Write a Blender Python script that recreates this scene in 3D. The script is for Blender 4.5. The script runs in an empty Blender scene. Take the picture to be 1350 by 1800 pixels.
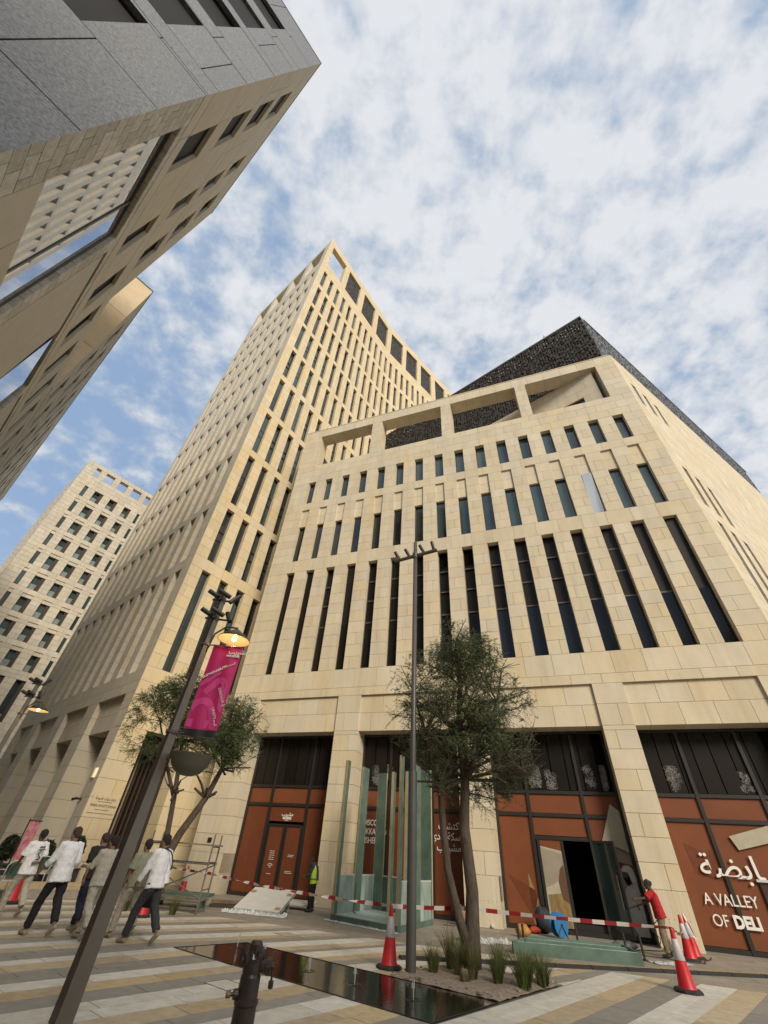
import bpy, math, random
import numpy as np
from mathutils import Vector, Matrix
random.seed(7); rng=np.random.default_rng(7)
S=bpy.context.scene; C=S.collection
R=math.radians; PI=math.pi
def az(a): a=R(a); return np.array([math.sin(a),math.cos(a),0.0])
# ------------------------------------------------------------ camera, world, sun, exposure
CAM=np.array([0,0,1.65])
cd=bpy.data.cameras.new('camera'); cam=bpy.data.objects.new('camera',cd); C.objects.link(cam); S.camera=cam
cd.sensor_fit='HORIZONTAL'; cd.sensor_width=36; cd.lens=715/1350*36; cd.clip_start=.05; cd.clip_end=3000
CR=np.array([[.997005,-.0773333,0],[-.0501076,-.6460028,-.7616886],[.0589039,.7594076,-.6479432]])
cam.matrix_world=Matrix([[*CR[0],0],[*CR[1],0],[*CR[2],1.65],[0,0,0,1]])
def px_area(p,a):                      # how large a piece shows, to choose which pieces become objects
    v=CR.T@(np.array(p)-CAM)
    if v[2]>-.3: return 0
    x=v[0]/-v[2]*715; y=v[1]/-v[2]*715
    if abs(x)>720 or abs(y)>950: return a/(v@v)*1e-3
    return a/(v@v)
SUN_AZ,SUN_EL=158,30
sd=bpy.data.lights.new('sun','SUN'); sun=bpy.data.objects.new('sun',sd); C.objects.link(sun)
sd.energy=2.8; sd.angle=R(20); sd.color=(1,.885,.71)
sv=az(SUN_AZ)*math.cos(R(SUN_EL))+np.array([0,0,math.sin(R(SUN_EL))])
sun.rotation_euler=Vector(sv).to_track_quat('Z','Y').to_euler()
S.view_settings.view_transform='Standard'; S.view_settings.look='None'; S.view_settings.gamma=1
S.view_settings.exposure=0.34; S.view_settings.use_curve_mapping=False
W=bpy.data.worlds.new('World'); S.world=W; W.use_nodes=True
def build_world():
    nt=W.node_tree; N=nt.nodes; L=nt.links; N.clear()
    out=N.new('ShaderNodeOutputWorld'); bg=N.new('ShaderNodeBackground'); bg.inputs[1].default_value=.1
    L.new(bg.outputs[0],out.inputs[0])
    sky=N.new('ShaderNodeTexSky'); sky.sky_type='NISHITA'; sky.sun_disc=False
    sky.sun_elevation=R(SUN_EL); sky.sun_rotation=R(SUN_AZ); sky.air_density=1.0; sky.dust_density=1.2
    tc=N.new('ShaderNodeTexCoord'); sep=N.new('ShaderNodeSeparateXYZ'); L.new(tc.outputs['Generated'],sep.inputs[0])
    def math_(op,a,b=None,c=None):
        n=N.new('ShaderNodeMath'); n.operation=op
        for i,v in enumerate((a,b,c)):
            if v is None: continue
            if isinstance(v,(int,float)): n.inputs[i].default_value=v
            else: L.new(v,n.inputs[i])
        return n.outputs[0]
    zz=math_('MAXIMUM',sep.outputs[2],.03); zz=math_('ADD',zz,.38)
    cx=math_('DIVIDE',sep.outputs[0],zz); cy=math_('DIVIDE',sep.outputs[1],zz)
    cmb=N.new('ShaderNodeCombineXYZ'); L.new(cx,cmb.inputs[0]); L.new(cy,cmb.inputs[1])
    def noise(scale,det,rough,loc,dist=0):
        mp=N.new('ShaderNodeMapping'); mp.inputs['Location'].default_value=loc; L.new(cmb.outputs[0],mp.inputs[0])
        n=N.new('ShaderNodeTexNoise'); n.inputs['Scale'].default_value=scale; n.inputs['Detail'].default_value=det
        n.inputs['Roughness'].default_value=rough; n.inputs['Distortion'].default_value=dist
        L.new(mp.outputs[0],n.inputs['Vector']); return n.outputs[0]
    def ramp(v,a,b,lo=0,hi=1):
        n=N.new('ShaderNodeMapRange'); n.interpolation_type='SMOOTHSTEP'; L.new(v,n.inputs[0])
        n.inputs[1].default_value=a; n.inputs[2].default_value=b; n.inputs[3].default_value=lo; n.inputs[4].default_value=hi
        return n.outputs[0]
    big=noise(1.3,3,.5,(3.1,1.2,0)); puff=noise(15,5,.56,(.3,5.2,1),.10); puff2=noise(34,3,.6,(9,2,3)); broad=noise(4.2,3,.5,(7.3,.4,2))
    cov=math_('ADD',math_('MULTIPLY',big,.25),math_('MULTIPLY',puff,.80)); cov=math_('ADD',cov,math_('MULTIPLY',puff2,.15)); cov=math_('ADD',cov,math_('MULTIPLY',broad,.25))
    cov=math_('ADD',cov,ramp(cx,-.62,.02,-.17,.03))
    mask=ramp(cov,.505,.70,0,.95)
    lit=ramp(cov,.60,.86)
    mixc=N.new('ShaderNodeMix'); mixc.data_type='RGBA'
    L.new(lit,mixc.inputs[0]); mixc.inputs[6].default_value=(3.7,4.35,5.3,1); mixc.inputs[7].default_value=(6.35,6.45,6.65,1)
    blue=N.new('ShaderNodeMix'); blue.data_type='RGBA'; blue.inputs[0].default_value=.8
    L.new(sky.outputs[0],blue.inputs[6]); blue.inputs[7].default_value=(2.65,3.75,5.6,1)
    hz=N.new('ShaderNodeMix'); hz.data_type='RGBA'; L.new(ramp(sep.outputs[2],.0,.45,.75,0),hz.inputs[0])
    L.new(blue.outputs[2],hz.inputs[6]); hz.inputs[7].default_value=(5.2,6.0,6.7,1)
    mx=N.new('ShaderNodeMix'); mx.data_type='RGBA'; L.new(mask,mx.inputs[0]); L.new(hz.outputs[2],mx.inputs[6]); L.new(mixc.outputs[2],mx.inputs[7])
    L.new(mx.outputs[2],bg.inputs[0])
build_world()
# ------------------------------------------------------------ materials
MATS={}
def mat(name,col,rough=.8,metal=0,noise=None,var=0,bump=0,bscale=40,spec=.5,emit=None,estr=0,col2=None,nscale=3,island=0,alpha=None,trans=0,stretch=(1,1,1),coat=0,stain=0):
    if name in MATS: return MATS[name]
    m=bpy.data.materials.new(name); m.use_nodes=True; nt=m.node_tree; N=nt.nodes; L=nt.links
    b=N['Principled BSDF']; b.inputs['Roughness'].default_value=rough; b.inputs['Metallic'].default_value=metal
    b.inputs['Specular IOR Level'].default_value=spec; b.inputs['Coat Weight'].default_value=coat
    if trans: b.inputs['Transmission Weight'].default_value=trans
    if alpha is not None: b.inputs['Alpha'].default_value=alpha
    c0=(*col,1); b.inputs['Base Color'].default_value=c0
    if emit: b.inputs['Emission Color'].default_value=(*emit,1); b.inputs['Emission Strength'].default_value=estr
    tc=N.new('ShaderNodeTexCoord'); geo=N.new('ShaderNodeNewGeometry')
    mp=N.new('ShaderNodeMapping'); mp.inputs['Scale'].default_value=stretch; L.new(geo.outputs['Position'],mp.inputs[0])
    out=None
    if noise or col2:
        n=N.new('ShaderNodeTexNoise'); n.inputs['Scale'].default_value=nscale; n.inputs['Detail'].default_value=6; n.inputs['Roughness'].default_value=.62
        L.new(mp.outputs[0],n.inputs['Vector'])
        mr=N.new('ShaderNodeMapRange'); mr.inputs[1].default_value=.3; mr.inputs[2].default_value=.7; L.new(n.outputs[0],mr.inputs[0])
        mx=N.new('ShaderNodeMix'); mx.data_type='RGBA'; L.new(mr.outputs[0],mx.inputs[0])
        if col2: mx.inputs[6].default_value=c0; mx.inputs[7].default_value=(*col2,1)
        else: mx.inputs[6].default_value=(*[c*(1-noise) for c in col],1); mx.inputs[7].default_value=(*[min(1,c*(1+noise)) for c in col],1)
        out=mx.outputs[2]
    if stain:                          # iron stained veins and faint run-off marks that belong to the stone
        n2=N.new('ShaderNodeTexNoise'); n2.inputs['Scale'].default_value=.55; n2.inputs['Detail'].default_value=8; n2.inputs['Roughness'].default_value=.7; L.new(mp.outputs[0],n2.inputs['Vector'])
        r2=N.new('ShaderNodeMapRange'); r2.inputs[1].default_value=.50; r2.inputs[2].default_value=.78; r2.inputs[4].default_value=stain; L.new(n2.outputs[0],r2.inputs[0])
        m2=N.new('ShaderNodeMix'); m2.data_type='RGBA'; L.new(r2.outputs[0],m2.inputs[0]); L.new(out,m2.inputs[6]); m2.inputs[7].default_value=(col[0]*.86,col[1]*.74,col[2]*.52,1)
        ms=N.new('ShaderNodeMapping'); ms.inputs['Scale'].default_value=(2.6,2.6,.16); L.new(geo.outputs['Position'],ms.inputs[0])
        n3=N.new('ShaderNodeTexNoise'); n3.inputs['Scale'].default_value=1; n3.inputs['Detail'].default_value=5; L.new(ms.outputs[0],n3.inputs['Vector'])
        r3=N.new('ShaderNodeMapRange'); r3.inputs[1].default_value=.52; r3.inputs[2].default_value=.8; r3.inputs[4].default_value=.34; L.new(n3.outputs[0],r3.inputs[0])
        m3=N.new('ShaderNodeMix'); m3.data_type='RGBA'; L.new(r3.outputs[0],m3.inputs[0]); L.new(m2.outputs[2],m3.inputs[6]); m3.inputs[7].default_value=(col[0]*.62,col[1]*.60,col[2]*.58,1)
        out=m3.outputs[2]
    if island:
        oi=N.new('ShaderNodeObjectInfo'); ad=N.new('ShaderNodeMath'); L.new(geo.outputs['Random Per Island'],ad.inputs[0]); L.new(oi.outputs['Random'],ad.inputs[1])
        fr=N.new('ShaderNodeMath'); fr.operation='FRACT'; L.new(ad.outputs[0],fr.inputs[0])
        hs=N.new('ShaderNodeHueSaturation')
        a=N.new('ShaderNodeMapRange'); a.inputs[3].default_value=1-island; a.inputs[4].default_value=1+island; L.new(fr.outputs[0],a.inputs[0]); L.new(a.outputs[0],hs.inputs['Value'])
        f2=N.new('ShaderNodeMath'); f2.operation='MULTIPLY'; f2.inputs[1].default_value=7.31; L.new(fr.outputs[0],f2.inputs[0])
        f3=N.new('ShaderNodeMath'); f3.operation='FRACT'; L.new(f2.outputs[0],f3.inputs[0])
        a2=N.new('ShaderNodeMapRange'); a2.inputs[3].default_value=.88; a2.inputs[4].default_value=1.14; L.new(f3.outputs[0],a2.inputs[0]); L.new(a2.outputs[0],hs.inputs['Saturation'])
        if out: L.new(out,hs.inputs['Color'])
        else: hs.inputs['Color'].default_value=c0
        out=hs.outputs[0]
    if out: L.new(out,b.inputs['Base Color'])
    if bump:
        n=N.new('ShaderNodeTexNoise'); n.inputs['Scale'].default_value=bscale; n.inputs['Detail'].default_value=4
        L.new(mp.outputs[0],n.inputs['Vector'])
        bp=N.new('ShaderNodeBump'); bp.inputs['Strength'].default_value=bump; bp.inputs['Distance'].default_value=.02
        L.new(n.outputs[0],bp.inputs['Height']); L.new(bp.outputs[0],b.inputs['Normal'])
    MATS[name]=m; return m
STONE=mat('cream_limestone',(.61,.530,.388),.85,noise=.07,island=.05,stain=.5,bump=.25,nscale=1.3,bscale=25,stretch=(1,1,.45))
STONE_T=mat('golden_limestone',(.655,.54,.352),.85,noise=.07,island=.05,stain=.5,bump=.2,nscale=1.1,bscale=20,stretch=(1,1,.4))
MORTAR=mat('joint_mortar',(.33,.27,.19),.95)
STONE_F=mat('sand_limestone',(.56,.50,.40),.85,noise=.10,island=.07,stain=.4,nscale=1.2)
PANEL=mat('tan_render_panel',(.47,.415,.31),.8,noise=.06,island=.03,bump=.3,bscale=60,nscale=2)
PANEL2=mat('sunlit_tan_panel',(.60,.46,.27),.8,noise=.07,island=.04,nscale=1.5)  # tan panel made brighter and more golden: sunlight on the facing wall, as colour
ROUGH=mat('split_face_masonry',(.46,.42,.34),.95,noise=.18,island=.16,bump=.9,bscale=22,nscale=8)
GRANITE=mat('grey_granite',(.125,.135,.150),.55,noise=.62,island=.05,bump=.8,bscale=45,nscale=17)
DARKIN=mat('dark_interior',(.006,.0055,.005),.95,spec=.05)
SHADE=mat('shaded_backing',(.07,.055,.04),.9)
GLASS=mat('dark_window_glass',(.018,.024,.028),.04,spec=.75,island=.5)
GLASSB=mat('blue_green_window_glass',(.035,.060,.066),.05,spec=.9,island=.35)
GLASSM=mat('sky_reflection_glass',(.62,.62,.60),.10,metal=.6)  # pale base paints the bright sky reflection into one pane
LOUVRE=mat('bronze_louvre_glass',(.013,.011,.009),.4,spec=.22,island=.3)
FRAME=mat('black_window_frame',(.022,.02,.018),.45)
FRAMEG=mat('grey_bronze_frame',(.09,.08,.07),.4)
STEEL=mat('dark_painted_steel',(.06,.055,.05),.45,noise=.15)
POLE=mat('charcoal_pole',(.075,.072,.066),.42,noise=.1)
# ------------------------------------------------------------ mesh helpers
def mesh_obj(name,V,F,m=None,parent=None,kind=None,smooth=False,mats=None,mi=None):
    me=bpy.data.meshes.new(name); me.from_pydata([tuple(v) for v in V],[],F)
    for mm in (mats or ([m] if m else [])): me.materials.append(mm)
    if mi is not None: me.polygons.foreach_set('material_index',mi)
    if smooth: me.polygons.foreach_set('use_smooth',[True]*len(F))
    me.update()
    o=bpy.data.objects.new(name,me); C.objects.link(o)
    if parent: o.parent=parent
    if kind: o['kind']=kind
    return o
def tag(o,label,cat,group=None):
    o['label']=label; o['category']=cat
    if group: o['group']=group
    return o
def thing(name,label,cat,loc=(0,0,0),rz=0,group=None):
    o=bpy.data.objects.new(name,None); C.objects.link(o); o.location=loc; o.rotation_euler=(0,0,rz); o.empty_display_size=.3
    return tag(o,label,cat,group)
HF=[(0,3,2,1),(4,5,6,7),(0,1,5,4),(1,2,6,5),(2,3,7,6),(3,0,4,7)]
class MB:
    def __init__(s): s.V=[]; s.F=[]; s.M=[]
    def hexa(s,c,mi=0):
        c=[np.asarray(p,float) for p in c]
        if np.dot(np.cross(c[1]-c[0],c[3]-c[0]),c[4]-c[0])<0: c=[c[0],c[3],c[2],c[1],c[4],c[7],c[6],c[5]]
        k=len(s.V); s.V+=c
        for f in HF: s.F.append(tuple(k+i for i in f)); s.M.append(mi)
    def box(s,x0,x1,y0,y1,z0,z1,mi=0,T=None):
        c=[(x0,y0,z0),(x1,y0,z0),(x1,y1,z0),(x0,y1,z0),(x0,y0,z1),(x1,y0,z1),(x1,y1,z1),(x0,y1,z1)]
        if T: c=[T(*p) for p in c]
        s.hexa(c,mi)
    def bar(s,a,b,w,h=None,mi=0,up=(0,0,1)):
        a=np.array(a,float); b=np.array(b,float); h=h or w; d=b-a; d/=np.linalg.norm(d)
        u=np.array(up,float)
        if abs(d@u)>.95: u=np.array([1.0,0,0])
        x=np.cross(d,u); x/=np.linalg.norm(x); y=np.cross(x,d)
        x=x*w/2; y=y*h/2
        s.hexa([a-x-y,a+x-y,a+x+y,a-x+y,b-x-y,b+x-y,b+x+y,b-x+y],mi)
    def tube(s,pts,rad,n=10,mi=0,cap=True):
        pts=[np.array(p,float) for p in pts]
        if isinstance(rad,(int,float)): rad=[rad]*len(pts)
        k=len(s.V); ref=None
        for i,p in enumerate(pts):
            d=pts[min(i+1,len(pts)-1)]-pts[max(i-1,0)]; d/=np.linalg.norm(d)+1e-9
            if ref is None:
                ref=np.array([0,0,1.0]) if abs(d[2])<.9 else np.array([1.0,0,0])
            x=np.cross(d,ref); x/=np.linalg.norm(x)+1e-9; y=np.cross(x,d); ref=y if abs(d@y)<.9 else ref
            r=rad[i]; rx,ry=(r if isinstance(r,tuple) else (r,r))
            for j in range(n):
                a=2*PI*j/n; s.V.append(p+x*math.cos(a)*rx+y*math.sin(a)*ry)
        for i in range(len(pts)-1):
            for j in range(n):
                j2=(j+1)%n; s.F.append((k+i*n+j,k+i*n+j2,k+(i+1)*n+j2,k+(i+1)*n+j)); s.M.append(mi)
        if cap:
            s.F.append(tuple(k+j for j in range(n))[::-1]); s.M.append(mi)
            e=k+(len(pts)-1)*n; s.F.append(tuple(e+j for j in range(n))); s.M.append(mi)
    def lathe(s,prof,c=(0,0,0),n=20,mi=0):
        k=len(s.V)
        for r,z in prof:
            for j in range(n): a=2*PI*j/n; s.V.append(np.array([c[0]+r*math.cos(a),c[1]+r*math.sin(a),c[2]+z]))
        for i in range(len(prof)-1):
            for j in range(n):
                j2=(j+1)%n; s.F.append((k+i*n+j,k+i*n+j2,k+(i+1)*n+j2,k+(i+1)*n+j)); s.M.append(mi)
    def poly(s,pts,th=None,nrm=None,mi=0):
        pts=[np.array(p,float) for p in pts]; k=len(s.V); n=len(pts)
        if th is None: s.V+=pts; s.F.append(tuple(range(k,k+n))); s.M.append(mi); return
        nv=np.array(nrm,float)*th; s.V+=pts+[p+nv for p in pts]
        s.F.append(tuple(range(k,k+n))[::-1]); s.F.append(tuple(range(k+n,k+2*n))); s.M+= [mi,mi]
        for i in range(n):
            j=(i+1)%n; s.F.append((k+i,k+j,k+n+j,k+n+i)); s.M.append(mi)
    def build(s,name,m=None,parent=None,kind=None,smooth=False,mats=None):
        return mesh_obj(name,s.V,s.F,m,parent,kind,smooth,mats,s.M if mats else None)
def one(name,m,parent,*a,**k):
    b=MB(); b.box(*a,**k); return b.build(name,m,parent)
CUBES={}
def unit_cube(m):
    if m.name not in CUBES:
        b=MB(); b.box(0,1,0,1,0,1); o=b.build('tmp',m); CUBES[m.name]=o.data; bpy.data.objects.remove(o)
    return CUBES[m.name]
class Fac:
    """a facade plane: u along the wall, z up, d inwards from the face"""
    def __init__(s,o,a,sgn=1):
        s.o=np.array([o[0],o[1],0.0]); s.U=az(a); s.N=np.array([s.U[1],-s.U[0],0])*sgn; s.sgn=sgn
    def T(s,u,d,z): return s.o+s.U*u-s.N*d+np.array([0,0,z])
    def box(s,mb,u0,u1,z0,z1,d0,d1,mi=0): mb.box(u0,u1,d0,d1,z0,z1,mi,s.T)
    def matrix(s,u0,u1,z0,z1,d0,d1):
        p=s.T(u0,d0,z0); X=s.U*(u1-u0); Y=-s.N*(d1-d0)
        if np.dot(np.cross(X,Y),[0,0,1])<0: p=s.T(u1,d0,z0); X=-X
        return Matrix([[X[0],Y[0],0,p[0]],[X[1],Y[1],0,p[1]],[0,0,z1-z0,p[2]],[0,0,0,1]])
def _rigid(s,u0,u1,z,d):
    X=s.U.copy(); Y=-s.N; p=s.T(u0,d,z)
    if np.dot(np.cross(X,Y),[0,0,1])<0: X=-X; p=s.T(u1,d,z)
    return Matrix([[X[0],Y[0],0,p[0]],[X[1],Y[1],0,p[1]],[0,0,1,p[2]],[0,0,0,1]])
Fac.rigid=_rigid
def settle(root,loc):
    root.location=loc; inv=Matrix.Translation(-Vector(loc))
    for c in root.children: c.matrix_parent_inverse=inv
def stonework(f,root,L0,L1,H0,H1,openings,niches=(),h=.62,bl=1.0,D=lambda z:.45,g=.02,m=STONE,mit0=0,mit1=0,back=MORTAR,rows=None,
              name='stone_block',stuffname='stone_courses',budget=300,wallname='wall'):
    zs=sorted({H0,H1,*[o[2] for o in openings],*[o[3] for o in openings],*[n[2] for n in niches],*[n[3] for n in niches],*(rows or [])})
    zb=[zs[0]]
    for z in zs[1:]:
        if H0<=z<=H1 and z-zb[-1]>.05: zb.append(z)
    blocks=[]; mbk=MB(); ci=0
    for za,zc in zip(zb,zb[1:]):
        mid=(za+zc)/2; dp=D(mid)
        sp=[(L0,L1,0.0)]
        for o in openings:
            if o[2]<mid<o[3]:
                new=[]
                for a,b,d in sp:
                    if o[1]<=a or o[0]>=b: new.append((a,b,d)); continue
                    if o[0]>a+.01: new.append((a,o[0],d))
                    if o[1]<b-.01: new.append((o[1],b,d))
                sp=new
        for q in niches:
            if q[2]<mid<q[3]:
                new=[]
                for a,b,d in sp:
                    if q[1]<=a or q[0]>=b: new.append((a,b,d)); continue
                    if q[0]>a+.01: new.append((a,q[0],d))
                    new.append((max(a,q[0]),min(b,q[1]),q[4]))
                    if q[1]<b-.01: new.append((q[1],b,d))
                sp=new
        for a,b,d in sp:
            m0=mit0 if abs(a-L0)<.001 else 0; m1=mit1 if abs(b-L1)<.001 else 0
            ia=.03 if not m0 else .05; ib=.03 if not m1 else .05
            c=[f.T(a+ia+m0*(d+.03),d+.03,za+.003),f.T(b-ib-m1*(d+.03),d+.03,za+.003),f.T(b-ib-m1*dp,dp-.03,za+.003),f.T(a+ia+m0*dp,dp-.03,za+.003)]
            mbk.hexa(c+[p+np.array([0,0,zc-za]) for p in c])
        n=max(1,round((zc-za)/h)); hh=(zc-za)/n
        for k in range(n):
            ci+=1; z0=za+k*hh; z1=z0+hh-g
            for a,b,d in sp:
                m0=mit0 if abs(a-L0)<.001 else 0; m1=mit1 if abs(b-L1)<.001 else 0
                s=b-a; nb=max(1,round(s/bl))
                if nb>=2:
                    w=s/nb; e=[a+i*w for i in range(nb+1)]
                    if ci%2: e=[a]+[a+(i+.5)*w for i in range(nb)]+[b]
                elif s>.62*bl and ci%2: t=.36 if (ci//2+int(a*3))%2 else .64; e=[a,a+s*t,b]
                else: e=[a,b]
                for i,(p,q) in enumerate(zip(e,e[1:])):
                    p2=p+(g/2 if i>0 else 0); q2=q-(g/2 if i<len(e)-2 else 0)
                    mm0=m0 if i==0 else 0; mm1=m1 if i==len(e)-2 else 0
                    blocks.append((px_area(f.T((p+q)/2,d,z0),(q-p)*hh),p2,q2,z0,z1,d+random.uniform(0,.004),dp,mm0,mm1))
    mbk.build(wallname,back,root)
    return (f,blocks,m,name,stuffname)
def emit_blocks(root,sets,budget=300):
    allb=sorted([(b[0],si,bi) for si,s in enumerate(sets) for bi,b in enumerate(s[1])],reverse=True)
    chosen={(si,bi) for _,si,bi in allb[:budget]}
    for si,(f,bl,m,name,sn) in enumerate(sets):
        mb=MB()
        for bi,(_,u0,u1,z0,z1,d,dp,m0,m1) in enumerate(bl):
            single=(si,bi) in chosen
            if single and not m0 and not m1:
                o=bpy.data.objects.new(name,unit_cube(m)); C.objects.link(o); o.parent=root; o.matrix_world=f.matrix(u0,u1,z0,z1,d,dp); continue
            t=MB() if single else mb
            c=[f.T(u0+m0*d,d,z0),f.T(u1-m1*d,d,z0),f.T(u1-m1*dp,dp,z0),f.T(u0+m0*dp,dp,z0)]
            t.hexa(c+[p+np.array([0,0,z1-z0]) for p in c])
            if single: t.build(name,m,root)
        if mb.V: mb.build(sn,m,root,kind='stuff')
WM={}
def window(f,root,u0,u1,z0,z1,d,bars=(),glass=GLASS,upper=None,fw=.045,name='window',tilt=0,key=None):
    """a frame (mesh shared between windows of one size) with its pane as child, set d behind the wall face"""
    w=u1-u0; h=z1-z0; key=(round(w,2),round(h,2),tuple(round(b,2) for b in bars),fw)
    if key not in WM:
        b=MB(); b.box(0,fw,0,.07,0,h); b.box(w-fw,w,0,.07,0,h); b.box(fw,w-fw,0,.07,0,fw); b.box(fw,w-fw,0,.07,h-fw,h)
        for z in bars: b.box(fw,w-fw,.0,.06,z-.04,z+.04)
        o=b.build('tmp',FRAMEG if len(bars)==3 else FRAME); WM[key]=o.data; bpy.data.objects.remove(o)
    o=bpy.data.objects.new(name,WM[key]); C.objects.link(o)
    M=f.rigid(u0,u1,z0,d)
    o.matrix_world=M; o.parent=root
    zc=sorted([0,*bars,h]) 
    gk=('g',)+key+(glass.name,upper.name if upper else '')
    if gk not in WM:
        b=MB()
        if upper and bars:
            b.box(fw,w-fw,.03,.045,fw,bars[0],0); b.box(fw,w-fw,.03,.045,bars[0],h-fw,1)
        else: b.box(fw,w-fw,.03,.045,fw,h-fw,0)
        t=b.build('tmp',mats=[glass]+([upper] if upper else [])); WM[gk]=t.data; bpy.data.objects.remove(t)
    p=bpy.data.objects.new('pane',WM[gk]); C.objects.link(p); p.parent=o
    p.rotation_euler=(R(tilt+random.uniform(-1.1,1.1)),0,R(random.uniform(-1.1,1.1)))
    return o
def area_rank(items,f): return sorted(items,key=lambda w:-px_area(f.T(w[0],0,w[2]),1))

# ------------------------------------------------------------ text (flat lettering on real surfaces)
def text_mesh(name,txt,size,m,parent,f,u,z,d,bold=0,align='LEFT',rot=0,th=.004,sx=1,space=1):
    cu=bpy.data.curves.new('t','FONT'); cu.body=txt; cu.size=size; cu.align_x=align; cu.extrude=th; cu.offset=bold; cu.resolution_u=3; cu.space_line=space
    o=bpy.data.objects.new('t',cu); C.objects.link(o)
    dg=bpy.context.evaluated_depsgraph_get(); me=bpy.data.meshes.new_from_object(o.evaluated_get(dg)); bpy.data.objects.remove(o); bpy.data.curves.remove(cu)
    me.materials.clear(); me.materials.append(m)
    t=bpy.data.objects.new(name,me); C.objects.link(t)
    X=Vector(f.U)*f.sgn; p=Vector(f.T(u,d,z)); Nn=Vector(f.N)     # text reads along +X when seen from the front
    c,s_=math.cos(rot),math.sin(rot)
    Xr=X*c+Vector((0,0,1))*s_; Zr=-X*s_+Vector((0,0,1))*c
    t.matrix_world=Matrix([[Xr[i]*sx,Zr[i],Nn[i],p[i]] for i in range(3)]+[[0,0,0,1]])
    if parent: t.parent=parent
    return t
WHITE=mat('white_vinyl',(.78,.76,.72),.6)
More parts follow.
